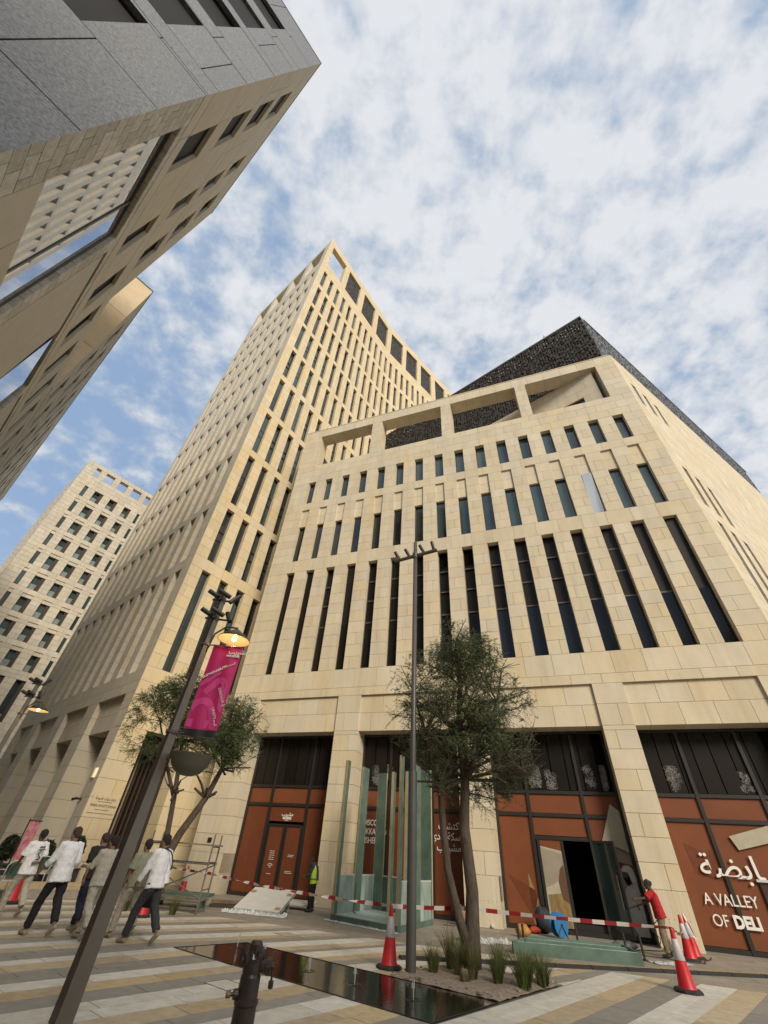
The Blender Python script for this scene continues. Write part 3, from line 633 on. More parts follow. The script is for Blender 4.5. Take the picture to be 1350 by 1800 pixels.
# ------------------------------------------------------------ left buildings
def build_left():
    NL=np.array([-.67430239,-.73845534,0]); U3=az(-47.6); D=3.0
    o=NL*D; f=Fac(o[:2],-47.6,1)
    S0=5.4
    def slabs(ff,root,L0,L1,H0,H1,ops,h,bl,m,g=.02,Dp=.35,mit0=0,back=SHADE,nm='cladding_panel',rows=None,sn='cladding_rest',wn='wall',mit1=0):
        return stonework(ff,root,L0,L1,H0,H1,ops,[],h=h,bl=bl,D=lambda z:Dp,g=g,m=m,mit0=mit0,mit1=mit1,back=back,rows=rows,name=nm,stuffname=sn,wallname=wn)
    BLK_=mat('black_window_screen',(.007,.007,.008),.6,spec=.12)
    def panes(ff,root,ops,d=.14,glass=BLK_):
        for a,b,z0,z1 in ops: window(ff,root,a,b,z0,z1,d,(),glass,fw=.06)
    # ---- near building
    ra=thing('corner_building','near building at the top left with grey granite side and tan street face','building')
    flo=[(18.85,21.8),(23.6,26.5),(27.8,30.75),(32.1,35.1)]
    cols=[(6.95,8.45),(11.35,12.45),(14.4,15.85)]
    wins=[(a,b,z0,z1) for a,b in cols for z0,z1 in flo]
    up=slabs(f,ra,S0,17.65,22.95,38.7,[w for w in wins if w[2]>22.95],4.2,2.2,PANEL,.03,rows=[26.9,31.2,35.5],mit0=1,mit1=0,wn='upper_wall')
    mid=slabs(f,ra,S0,60,18.0,22.95,[w for w in wins if w[2]<22.9]+[(17.2+3.05*i,18.65+3.05*i,18.85,21.8) for i in range(14)],5,3.05,PANEL,.03,mit0=1,wn='middle_wall',sn='middle_panels')
    # storey with the big mirror windows, tan panels and split-face strips
    big=[(6.4,10.8,11.0,17.45),(16.4,20.4,11.0,17.45),(26.4,30.4,11,17.45),(36.4,40.4,11,17.45)]
    slot=[(11.5,16.2,17.2,17.45),(16.0,16.2,11,17.2)]
    strips=slabs(f,ra,S0,6.38,4,17.95,[],.42,.55,ROUGH,.02,mit0=1,nm='masonry_block',sn='masonry_rest',wn='masonry_backing')
    st2=[slabs(f,ra,a,b,4,17.95,[],.42,.5,ROUGH,.02,nm='masonry_block',sn='masonry_rest',wn='masonry_backing') for a,b in ((10.85,11.45),(20.45,21.05),(30.45,31.05),(40.45,41.05))]
    st3=slabs(f,ra,6.4,60,17.5,17.95,[],.45,.6,ROUGH,.02,nm='masonry_block',sn='masonry_rest',wn='masonry_backing')
    tp=[slabs(f,ra,a,b,11,17.2,[],6.3,6,PANEL,.02,wn='panel_backing',sn='tan_panels') for a,b in ((11.5,15.9),(21.1,26),(31.1,36),(41.1,60))]
    lo=slabs(f,ra,6.4,60,4,10.9,[(7+3.05*i,8.4+3.05*i,5.5,8.5) for i in range(16)],3.5,3,PANEL,.03,wn='lower_wall',sn='lower_panels')
    # grey granite side
    fg=Fac((o+U3*S0)[:2],42.4+180,-1)
    gw=[(a,a+1.6,z0,z1) for a in (1.72,5.2) for z0,z1 in ((14.7,18.0),(19.15,22.2),(23.45,26.45),(27.3,30.35),(31.7,34.65))]
    gs=stonework(fg,ra,0,14,4,38.7,gw,[],h=4.1,bl=2.6,D=lambda z:.45,g=.03,m=GRANITE,mit0=1,back=DARKIN,rows=[11.36,18.2,22.3,26.5,30.6,35.0],name='granite_panel',stuffname='granite_rest',wallname='granite_backing')
    emit_blocks(ra,[up,mid,strips,*st2,st3,*tp,lo,gs],300)
    panes(f,ra,wins); panes(fg,ra,gw,.16); panes(f,ra,[(17.2+3.05*i,18.65+3.05*i,18.85,21.8) for i in range(14)])
    BIG=mat('big_reflecting_pane',(.42,.44,.48),.015,metal=.9)
    for a,b,z0,z1 in big:
        w=window(f,ra,a,b,z0,z1,.12,(),BIG,fw=.13,name='big_window')
        one('mullion',FRAME,w,2.85,2.95,0,.08,.13,z1-z0-.13)
    mb=MB()
    mb.hexa([f.T(S0+.6,.5,4),f.T(60,.5,4),f.T(60,9,4),f.T(S0+.6,9,4),f.T(S0+.6,.5,22.6),f.T(60,.5,22.6),f.T(60,9,22.6),f.T(S0+.6,9,22.6)])
    mb.hexa([f.T(S0+.6,.5,22.6),f.T(17.4,.5,22.6),f.T(17.4,13,22.6),f.T(S0+.6,13,22.6),f.T(S0+.6,.5,38.5),f.T(17.4,.5,38.5),f.T(17.4,13,38.5),f.T(S0+.6,13,38.5)])
    mb.build('interior_core',DARKIN,ra)
    mb=MB(); f.box(mb,17.3,17.65,22.95,38.7,.36,13); mb.build('far_end_wall',PANEL,ra)
    mb=MB(); f.box(mb,S0+.6,60,22.96,23.02,.36,9); mb.build('podium_roof',PANEL,ra)
    mb=MB(); f.box(mb,S0-.02,17.67,38.7,38.78,-.02,13); mb.build('parapet_cap',FRAMEG,ra)
    mb=MB(); f.box(mb,S0,60,0,4,.02,9); mb.build('base_wall',PANEL,ra)
    settle(ra,tuple(o+U3*S0))
    # ---- second building on the same podium
    rb=thing('stepped_building','sunlit tan panelled block standing behind the near building on the left','building')
    S1=26.3
    wb=[(S1+2.0+3.4*i,S1+3.6+3.4*i,z0,z1) for i in range(13) for z0,z1 in ((23.9,26.4),(27.8,30.4),(31.7,34.6))]
    s1=slabs(f,rb,S1,72,23.05,37.8,wb,3.8,3.4,PANEL,.03,mit0=1)
    ff=Fac((o+U3*S1)[:2],42.4+180,-1)
    s2=slabs(ff,rb,0,12,23.05,37.8,[],4.9,4,PANEL2,.04,mit0=1,nm='light_panel',sn='light_panels',wn='near_wall')
    emit_blocks(rb,[s1,s2],300); panes(f,rb,wb)
    mb=MB(); f.box(mb,S1+.6,71.8,23.1,37.6,.5,11.8); mb.build('interior_core',DARKIN,rb)
    mb=MB(); f.box(mb,S1-.03,72,37.8,37.9,-.03,12); mb.build('parapet_cap',FRAMEG,rb)
    settle(rb,tuple(o+U3*S1+np.array([0,0,23.05])))
build_left()
# ------------------------------------------------------------ ground, stripes of stone slabs, basin, planting bed
def clip(poly,p,n):
    out=[]
    for i in range(len(poly)):
        a=poly[i]; b=poly[(i+1)%len(poly)]; da=(a[0]-p[0])*n[0]+(a[1]-p[1])*n[1]; db=(b[0]-p[0])*n[0]+(b[1]-p[1])*n[1]
        if da>=0: out.append(a)
        if da*db<0: t=da/(da-db); out.append((a[0]+(b[0]-a[0])*t,a[1]+(b[1]-a[1])*t))
    return out
PWHITE=mat('white_granite_paving',(.60,.575,.51),.62,noise=.16,stain=.35,island=.07,nscale=5,bump=.2,bscale=30)
PTAN=mat('tan_granite_paving',(.47,.375,.24),.62,noise=.20,island=.12,nscale=6,bump=.2,bscale=30)
PGREY=mat('grey_granite_paving',(.27,.25,.22),.62,noise=.14,island=.07,nscale=6,bump=.2,bscale=30)
JOINT=mat('dark_paving_joint',(.13,.115,.095),.9,noise=.3)
PAVE=mat('brown_grey_paving',(.27,.235,.19),.8,noise=.22,nscale=2.2,bump=.3,bscale=30)
def ground():
    b=MB(); b.poly([(-400,-400,-.03),(400,-400,-.03),(400,400,-.03),(-400,400,-.03)]); b.build('ground',PAVE,kind='structure')
    UA=FA.U[:2]
    zl=np.array([-2.74,17.27])               # far edge of the striped zone, parallel to the office building
    nzone=np.array(FA.N[:2])                 # keep the camera side
    # pavement of small setts in front of the shops
    pv=MB(); pv.box(-60,60,-.0,40,-.012,-.004,0,lambda x,y,z: np.array([zl[0]+UA[0]*x-nzone[0]*y, zl[1]+UA[1]*x-nzone[1]*y, z]))
    pav=pv.build('pavement',PAVE,kind='structure')
    slabs=[];a=0
    rr=random.Random(9)
    SET=mat('brown_setts',(.28,.24,.19),.8,noise=.16,island=.10,nscale=4)
    cells=[]
    for i in range(-14,16):
        for j in range(0,9):
            x0=i*.9+(j%2)*.45; y0=j*.62; c=[(x0+.006,y0+.006),(x0+.894,y0+.006),(x0+.894,y0+.614),(x0+.006,y0+.614)]
            cells.append([(zl[0]+UA[0]*x-nzone[0]*y, zl[1]+UA[1]*x-nzone[1]*y) for x,y in c])
    base=MB(); base.box(-30,30,-25,.02,-.016,-.010,0,lambda x,y,z: np.array([zl[0]+UA[0]*x-nzone[0]*y, zl[1]+UA[1]*x-nzone[1]*y, z]))
    root=base.build('plaza_paving',JOINT,kind='structure')
    A=np.array([-3.64,12.45]); B=np.array([1.17,8.60]); Fr=np.array([2.47,10.01]); E_=np.array([-2.39,13.69])
    dl=(B-A)/np.linalg.norm(B-A); nn=np.array([dl[1],-dl[0]])      # towards the camera side
    if nn@(np.array([0,0])-A)<0: nn=-nn
    er=az(43.5)[:2]; nr=np.array([er[1],-er[0]])                    # to the right of the border line
    ds=(E_-A)/np.linalg.norm(E_-A); ns=np.array([-ds[1],ds[0]])     # left of the basin's short side
    polys=[]
    def bands(a,bd,l0,l1,clips,L):
        e=az(a)[:2]; m=np.array([e[1],-e[0]])
        for t0,t1,c in bd:
            s=l0+rr.uniform(0,1); k=0
            rows=[(t0,t1)] if (t1-t0)<.6 else [(t0,(t0+t1)/2),((t0+t1)/2,t1)]
            for (r0,r1) in rows:
                s=l0+rr.uniform(0,1.2)
                while s<l1:
                    ln=L*rr.choice((.8,1,1.15)); g=.0065
                    q=[tuple(e*(s+g)+m*(r0+g)),tuple(e*(s+ln-g)+m*(r0+g)),tuple(e*(s+ln-g)+m*(r1-g)),tuple(e*(s+g)+m*(r1-g))]
                    for p,n in clips:
                        q=clip(q,p,n)
                        if len(q)<3: break
                    if len(q)>=3:
                        ar=abs(sum(q[i][0]*q[(i+1)%len(q)][1]-q[(i+1)%len(q)][0]*q[i][1] for i in range(len(q))))/2
                        if ar>.004: polys.append((q,c))
                    s+=ln
    def cyc(tops,wh,tn):
        out=[]
        for i,t in enumerate(tops[:-1]):
            w=wh[i] if isinstance(wh,list) else wh; q=tn[i] if isinstance(tn,list) else tn
            out+=[(t,t+w,0),(t+w,t+w+q,1),(t+w+q,tops[i+1],2)]
        return out
    zc=(zl,nzone)
    bands(41.5,cyc([-20.2,-18.6,-17.1,-15.6,-14.05,-12.55,-11.05,-9.5,-8.12,-6.55,-4.6],[.45,.45,.45,.45,.45,.42,.38,.44,.74,.55],[.45,.45,.45,.45,.45,.42,.50,.45,.47,.69]),-9,26,[(A,nn),(B,-nr),zc],1.15)
    bands(50.5,cyc([-22.3,-20.8,-19.3,-17.9,-16.4,-14.95,-13.5,-12.0,-10.73,-9.34,-7.95,-6.55,-5.15,-3.7],.57,.42),2,24,[(A,-nn),(A,ns),(B,-nr),zc],1.15)      # left of the basin's short side
    bands(50.5,cyc([-14.95,-13.5,-12.0,-10.73,-9.34,-7.95,-6.55,-5.15,-3.7],.57,.42),2,24,[(E_,-nn),(A,-ns),(B,-nr),zc],1.15)
    bands(43.5,cyc([-5.03,-3.40,-1.7,-.1,1.5,3.1,4.7,6.3,7.9,9.5,11.1,12.7],[.64,.63,.6,.6,.6,.6,.6,.6,.6,.6,.6],[.46,.50,.5,.5,.5,.5,.5,.5,.5,.5,.5]),-6,22,[(B,nr),zc],1.3)
    for q in cells: polys.append((q,3))
    ms=[PWHITE,PTAN,PGREY,SET]
    bed=[np.array([.75,11.31]),Fr,np.array([4.08,11.66]),np.array([2.35,13.0])]
    def inbed(x,y):
        s_=0
        for i in range(4):
            a,b=bed[i],bed[(i+1)%4]; 
            if (b[0]-a[0])*(y-a[1])-(b[1]-a[1])*(x-a[0])>0: s_+=1
        return s_ in (0,4)
    rank=[]
    for i,(q,c) in enumerate(polys):
        cx=sum(p[0] for p in q)/len(q); cy=sum(p[1] for p in q)/len(q)
        ar=abs(sum(q[i][0]*q[(i+1)%len(q)][1]-q[(i+1)%len(q)][0]*q[i][1] for i in range(len(q))))/2
        if c<3 and inbed(cx,cy): rank.append(-1); continue
        dd=math.hypot(cx,cy); rank.append(px_area((cx,cy,0),ar)*1.65/max(dd,1))
    order=sorted([i for i in range(len(polys)) if rank[i]>=0],key=lambda i:-rank[i])
    rest={0:MB(),1:MB(),2:MB(),3:MB()}
    cnt=0;cnt3=0
    for i in order:
        q,c=polys[i]; top=rr.uniform(-.0012,0)-(.0 if c<3 else .0)
        single=(c<3 and cnt<300) or (c==3 and cnt3<150 and rank[i]>0)
        mb=MB() if single else rest[c]
        mb.poly([(x,y,-.011) for x,y in q],.011+top,(0,0,1))
        if single:
            if c<3: cnt+=1; mb.build('paving_slab',ms[c],root)
            else: cnt3+=1; mb.build('paving_sett',ms[c],pav)
    for c,nm in enumerate(('white_slabs','tan_slabs','grey_slabs','brown_setts')):
        if rest[c].V: rest[c].build(nm,ms[c],pav if c==3 else root,kind='stuff')
    # basin
    WATER=mat('black_water_film',(.008,.008,.008),.10,spec=.33,bump=.10,bscale=9)
    q=[A,B,Fr,E_]; mb=MB(); mb.poly([(p[0],p[1],.006) for p in q]); mb.build('water',WATER,kind='structure')
    mb=MB()
    for i in range(4):
        a=np.array([*q[i],.008]); b=np.array([*q[(i+1)%4],.008]); mb.bar(a,b,.018,.008)
    mb.build('basin_rim',FRAME,kind='structure')
    # bed
    SAND=mat('sandy_bed',(.25,.20,.15),.95,noise=.35,nscale=14,bump=1,bscale=30,col2=None)
    mb=MB(); n=26
    rg=random.Random(2)
    for i in range(n+1):
        for j in range(n+1):
            s=i/n; t=j/n; p=(bed[0]*(1-s)+bed[1]*s)*(1-t)+(bed[3]*(1-s)+bed[2]*s)*t
            e=min(s,t,1-s,1-t); mb.V.append(np.array([p[0],p[1],.008+min(.05,e*.6)+rg.uniform(0,.018)]))
    for i in range(n):
        for j in range(n): k=i*(n+1)+j; mb.F.append((k,k+n+1,k+n+2,k+1)); mb.M.append(0)
    mb.build('planting_bed',SAND,kind='structure',smooth=True)
    mb=MB()
    for i in range(260):
        s,t=rg.random(),rg.random(); p=(bed[0]*(1-s)+bed[1]*s)*(1-t)+(bed[3]*(1-s)+bed[2]*s)*t; r=rg.uniform(.008,.028)
        mb.box(-r,r,-r*.8,r*.8,0,r,0,lambda x,y,z,p=p,a=rg.uniform(0,3),h=r:(p[0]+x*math.cos(a)-y*math.sin(a)+z*.3,p[1]+x*math.sin(a)+y*math.cos(a),.045+z))
    mb.build('bed_gravel',mat('bed_gravel',(.27,.23,.18),.9,island=.4),kind='stuff')
    return bed
BED=ground()
for (px_,py_),rz_,lb in (((505,1643),50,'thin rectangular access cover in the striped paving beyond the basin'),((398,1731),41,'thin access cover in the white stripe left of the hydrant')):
    d_=CR@np.array([(px_-675)/715,-(py_-900)/715,-1]); q_=CAM+d_*(-1.65/d_[2]); t=thing('access_cover',lb,'cover',(q_[0],q_[1],0),-R(rz_)); t['group']='access covers in the paving'
    mb=MB(); mb.box(-.3,.3,-.22,-.205,.0005,.003); mb.box(-.3,.3,.205,.22,.0005,.003); mb.box(-.3,-.285,-.205,.205,.0005,.003); mb.box(.285,.3,-.205,.205,.0005,.003); mb.build('cover_frame',STEEL,t)
    mb=MB(); mb.box(-.28,.28,-.2,.2,.0004,.0016); mb.build('cover_plate',PWHITE if rz_==41 else PTAN,t)
# ------------------------------------------------------------ water jets, uplights, tufts of grass
def gp(x,y):                                     # point on the ground along a view ray, used once to lay things out in metres
    d=CR@np.array([(x-675)/715,-(y-900)/715,-1]); t=-1.65/d[2]; return (CAM+d*t)
WJ=mat('falling_water',(.62,.66,.66),.15,spec=.8,alpha=.55)
jets=[((-2.45,13.0),'behind the hydrant head, farthest of the jets'),((-1.72,12.1),'just right of the hydrant'),((-.72,11.2),'in the middle of the black basin'),((.12,10.45),'between the middle jet and the lamp post reflection'),((1.05,9.75),'nearest the sandy bed, last of the jets')]
for (x,y),w in jets:
    t=thing('water_jet','small water spout '+w,'fountain jet',(x,y,.006),group='water jets in the black basin')
    mb=MB(); rj=random.Random(int(x*10))
    for k in range(5):
        a=rj.uniform(0,6.3); mb.tube([(0,0,0),(.006*math.cos(a),.006*math.sin(a),.10),(.018*math.cos(a),.018*math.sin(a),.17+rj.uniform(0,.06)),(.035*math.cos(a),.035*math.sin(a),.12)],[.007,.006,.005,.003],5)
    mb.build('spout',WJ,t)
    mb=MB()
    for r in (.07,.12): mb.lathe([(r-.015,.0005),(r,.005),(r+.015,.0005)],n=24)
    mb.build('ripple_ring',MATS['black_water_film'],t,smooth=True)
LITE=mat('lit_uplight',(.9,.85,.6),.4,emit=(1,.85,.5),estr=3.0)
for (x,y),w in (((1.95,11.75),'beside the left grasses'),((3.10,11.02),'near the right end of the bed')):
    t=thing('uplight','round lit ground spotlight set in the sand '+w,'spotlight',(x,y,.05),group='ground spotlights in the bed')
    mb=MB(); mb.lathe([(0,.012),(.055,.012),(.06,.0)],n=16); mb.build('lens',LITE,t)
    mb=MB(); mb.lathe([(.061,-.03),(.061,.016),(.078,.016),(.08,-.03)],n=16); mb.build('housing',FRAMEG,t)
GR=[mat('green_grass_blades',(.075,.105,.022),.7,noise=.35,nscale=20,island=.4),mat('dry_grass_blades',(.17,.125,.06),.8,noise=.3,nscale=20,island=.4)]
def tuft(x,y,h,n,sp,label,dry=0,z=.04):
    mb=MB(); r=random.Random(int(x*991+y*77))
    for i in range(int(n*1.7)):
        a=r.uniform(0,2*PI); b0=r.uniform(0,.07*sp); l=h*(r.uniform(.25,1.0) if r.random()<.8 else r.uniform(.9,1.25)); out=r.uniform(.02,.75)*l*sp; w=r.uniform(.0022,.0045)
        p=[np.array([x+math.cos(a)*(b0+out*t**1.7),y+math.sin(a)*(b0+out*t**1.7),z+l*(t-.22*t**3*out*2)]) for t in (0,.35,.7,1)]
        s=np.array([-math.sin(a+.5),math.cos(a+.5),0])*w; k=len(mb.V)
        for j,q in enumerate(p):
            ww=(1,.9,.6,.1)[j]; mb.V+= [q-s*ww,q+s*ww]
        for j in range(3): mb.F.append((k+2*j,k+2*j+1,k+2*j+3,k+2*j+2)); mb.M.append(1 if r.random()<dry else 0)
    o=mb.build('grass_tuft',mats=GR); tag(o,label,'grass tuft','ornamental grasses round the big tree'); return o
tf=[(1.62,11.55,.62,230,1,.15,'green grass tuft nearest the tall lamp post'),(2.02,12.0,1.0,150,.8,.35,'tall wispy grass tuft second from the lamp post'),
 (2.08,11.5,.85,220,.8,.25,'slender grass tuft in front of the wispy one, left of the trunk'),(2.30,11.15,.72,230,.8,.2,'grass tuft at the basin side just left of the trunk'),
 (2.72,11.0,.62,240,.9,.1,'low grass tuft right in front of the tree trunk'),(3.15,10.85,.78,420,1.2,.08,'largest bright green grass tuft, right of the trunk by the basin'),
 (2.35,12.3,.75,150,1,.3,'dark grass tuft behind the trunk on the left'),(3.0,11.9,.75,200,1,.2,'grass tuft behind the trunk on the right'),
 (3.45,11.6,.55,200,.8,.1,'thin upright grass tuft at the back right of the bed'),(3.62,11.25,.62,300,1.2,.05,'green grass tuft at the far right end of the bed'),(2.1,10.95,.3,90,1.2,.9,'short dry brown tuft on the sand')]
for x,y,h,n,sp,dry,lb in tf: tuft(x,y,h*.74,n,sp*1.1,lb,dry)
# ------------------------------------------------------------ trees
BARK=mat('grey_brown_bark',(.085,.065,.048),.9,noise=.4,nscale=14,bump=1,bscale=30,stretch=(1,1,.35))
LEAF=mat('feathery_leaves',(.070,.095,.034),.65,noise=.4,nscale=1.6,island=.45)
def tree(name,label,base,stems,env,nleaf,seed,leafsize=1.0,group=None):
    """stems: list of polylines with radii; env(p): 0..1 density inside the crown"""
    t=thing(name,label,'tree',tuple(base),0,group); r=random.Random(seed)
    tr=MB()
    for pts,rad in stems: tr.tube(pts,rad,10)
    o=tr.build('trunk',BARK,t,smooth=True)
    dm=bpy.data.textures.get('bark') or bpy.data.textures.new('bark','CLOUDS'); dm.noise_scale=.12
    br=MB(); tips=[]
    def grow(p,d,L,rad,lv):
        q=p; n=4; pts=[p]; rs=[rad]
        for i in range(n):
            d=d+np.array([r.gauss(0,.13),r.gauss(0,.13),r.gauss(.03,.10)]); d/=np.linalg.norm(d); q2=q+d*L/n
            if env(q2)<=0 and (lv>0 and i>0): break
            q=q2; pts.append(q); rs.append(rad*(1-.65*(i+1)/n))
            if lv<3:
                for _ in range(2 if lv<2 else 2):
                    if r.random()<.85:
                        nd=d+np.array([r.gauss(0,.65),r.gauss(0,.65),r.gauss(.05,.5)]); nd/=np.linalg.norm(nd)
                        if env(q+nd*L*.4)>.02: grow(q,nd,L*r.uniform(.5,.72),rs[-1]*.6,lv+1)
            if lv>=2: tips.append((pts[-2],q))
        if len(pts)<2: return
        br.tube(pts,rs,5 if lv else 7,cap=False)
    for pts,rad in stems:
        P0=[np.array(p,float) for p in pts]
        for i in range(len(P0)//2,len(P0)):
            if P0[i][2]<2.6: continue
            for _ in range(8):
                d=np.array([r.gauss(0,1),r.gauss(0,1),r.gauss(.35,.5)]); d/=np.linalg.norm(d); grow(P0[i],d,r.uniform(1.2,2.3),rad[i]*.45,1)
    br.build('branches',BARK,t,kind=None,smooth=True)
    # sprays: thin drooping twigs along the outer branches, each with rows of tiny leaflets
    tips=[x for x in tips if env(x[1])>r.random()*.9]
    g=np.random.default_rng(seed); m=26; ns=nleaf//m
    TA=np.array([a for a,b in tips]); TB_=np.array([b for a,b in tips]); wt=g.random(len(tips))**2.5+.02; ix=g.choice(len(tips),ns,p=wt/wt.sum())
    A_=TA[ix]; D_=TB_[ix]-A_; P_=A_+D_*g.random((ns,1)); D_/=np.linalg.norm(D_,axis=1)[:,None]
    D_=D_+g.normal(0,.7,(ns,3))+np.array([0,0,.12]); D_/=np.linalg.norm(D_,axis=1)[:,None]
    L_=g.uniform(.16,.44,ns)*leafsize
    keep=np.array([env(p+d*l)>.02 or g.random()<.12 for p,d,l in zip(P_,D_,L_)]); P_=P_[keep]; D_=D_[keep]; L_=L_[keep]; ns=len(P_)
    tt=((np.arange(m)+1)/m)[None,:,None]
    c=P_[:,None,:]+D_[:,None,:]*L_[:,None,None]*tt; c=c+np.array([0,0,-.10*leafsize])*tt**2
    sd=np.cross(D_[:,None,:],g.normal(0,.3,(ns,m,3))+np.array([0,0,1.0])); sd/=np.linalg.norm(sd,axis=2)[...,None]+1e-6; sd=sd*np.where(np.arange(m)%2,-1,1)[None,:,None]
    ld=sd*.8+D_[:,None,:]*.45+g.normal(0,.25,(ns,m,3)); ld/=np.linalg.norm(ld,axis=2)[...,None]
    l=g.uniform(.024,.05,(ns,m,1))*leafsize; w=np.cross(ld,g.normal(0,1,(ns,m,3))); w/=np.linalg.norm(w,axis=2)[...,None]+1e-6; w=w*.0075*leafsize
    V=np.stack([c,c+ld*l*.5+w,c+ld*l,c+ld*l*.5-w],2).reshape(-1,3); k=len(V); n=k//4
    me=bpy.data.meshes.new('crown'); me.vertices.add(k); me.vertices.foreach_set('co',V.ravel()); me.loops.add(k); me.loops.foreach_set('vertex_index',np.arange(k,dtype=np.int32))
    me.polygons.add(n); me.polygons.foreach_set('loop_start',np.arange(0,k,4,dtype=np.int32)); me.update(calc_edges=True); me.materials.append(LEAF)
    c=bpy.data.objects.new('crown',me); C.objects.link(c); c.parent=t; c['kind']='stuff'
    return t
def blob_env(blobs):
    def f(p):
        m=0
        for (c,rx,rz) in blobs:
            q=((p[0]-c[0])**2+(p[1]-c[1])**2)/rx**2+((p[2]-c[2])/rz)**2
            if q<1: m=max(m,1-q*.55)
        return m
    return f
tree('acacia_tree','dark feathery tree with two trunks in the grassy bed beside the tall lamp post',(2.5,12.2,.03),
  [([(0,0,0),(.05,.02,.5),(.10,.0,1.2),(.02,.1,2.3),(.10,.05,3.3),(.0,.05,4.4),(.1,0,5.6),(.05,.05,6.9)],[.20,.16,.135,.125,.11,.085,.06,.03]),
   ([(-.02,0,.25),(-.22,0,.75),(-.42,.05,1.5),(-.50,.05,2.3),(-.55,.1,3.2),(-.9,.15,4.3),(-1.25,.2,5.4)],[.12,.095,.085,.08,.07,.05,.025]),
   ([(.10,.05,3.2),(.6,.1,4.2),(1.15,0,5.2),(1.4,0,6.2)],[.08,.06,.04,.02])],
  blob_env([((-.1,0,4.4),1.5,1.9),((.9,0,4.9),1.35,1.5),((-1.15,.1,5.0),.95,1.7),((.1,0,6.3),.95,1.6),((.85,0,6.2),.75,1.2),((.2,0,3.4),1.25,1.0),((.45,0,3.9),1.8,.9)]),185000,11)
TB=gp(246,1603)
tree('olive_tree','slanting leafy tree behind the pink banner and the walking group',(TB[0],TB[1],0),
  [([(0,0,0),(.15,0,.9),(.45,.1,1.9),(.95,.15,2.9),(1.25,.1,3.8),(1.45,.0,5.2)],[.17,.15,.12,.10,.08,.05]),
   ([(.1,0,.7),(.05,.1,1.8),(-.15,.1,3.0),(-.5,.1,4.6),(-.5,.1,6.1)],[.11,.09,.08,.06,.03]),([(-.1,.1,2.8),(-.7,.1,3.7),(-1.6,.1,5.2)],[.07,.05,.025])],
  blob_env([((-1.6,0,5.0),1.5,1.6),((1.2,0,4.9),1.5,1.6),((-.6,0,6.1),1.5,1.3),((.1,0,5.2),1.5,1.4)]),200000,23,1.1)
for dx,dy,h,lb in ((.35,-.25,.6,'grass tuft at the foot of the slanting tree, left one'),(1.0,-.1,.5,'grass tuft at the foot of the slanting tree, right one'),(-.45,-.1,.55,'grass tuft half hidden behind the walkers under the slanting tree')):
    tuft(TB[0]+dx,TB[1]+dy,h,160,1.2,lb,.3,0)
# ------------------------------------------------------------ lamps, banner
def spot(mb,p,d,L=.3,r=.055):
    p=np.array(p,float); d=np.array(d,float); d/=np.linalg.norm(d); mb.tube([p-d*L/2,p+d*L/2],r,12)
def tall_lamp():
    x,y=1.17,11.39
    t=thing('street_lamp','tall slim charcoal lamp post with four small spotlights on a crossbar beside the black basin','street lamp',(x,y,0))
    mb=MB(); mb.lathe([(.10,0),(.10,3.26),(.098,3.28)],n=24); mb.build('lower_post',POLE,t,smooth=True)
    mb=MB(); mb.lathe([(.072,3.27),(.062,10.05),(.0,10.06)],n=20); mb.build('upper_post',POLE,t,smooth=True)
    mb=MB(); mb.lathe([(.14,0),(.14,.02),(.10,.025)],n=24); mb.build('base_ring',FRAMEG,t)
    u=np.array([1.35,-.88,0]); u/=np.linalg.norm(u); v=np.array([-u[1],u[0],0]); z=9.5
    mb=MB(); mb.bar(-u*.80+[0,0,z],-u*.06+[0,0,z],.10,.07); mb.bar(u*.06+[0,0,z],u*.80+[0,0,z],.10,.07); mb.tube([(0,0,z-.08),(0,0,z+.1)],.09,12); mb.build('crossbar',STEEL,t)
    for s in (-.70,-.30,.25,.66):
        b=u*s+np.array([0,0,z+.2]); mb=MB(); spot(mb,b,np.array([-.5,-.25,.75]) if s<.3 else np.array([-.25,-.1,.9]),.34,.055); mb.bar(u*s+[0,0,z+.03],b,.03); mb.build('spotlight',FRAME,t,smooth=False)
tall_lamp()
LAMPG=mat('glowing_lamp_bulb',(1,.9,.6),.3,emit=(1,.66,.22),estr=8)
SHADEI=mat('cream_shade_inside',(.50,.42,.28),.5,emit=(1,.55,.2),estr=.12)
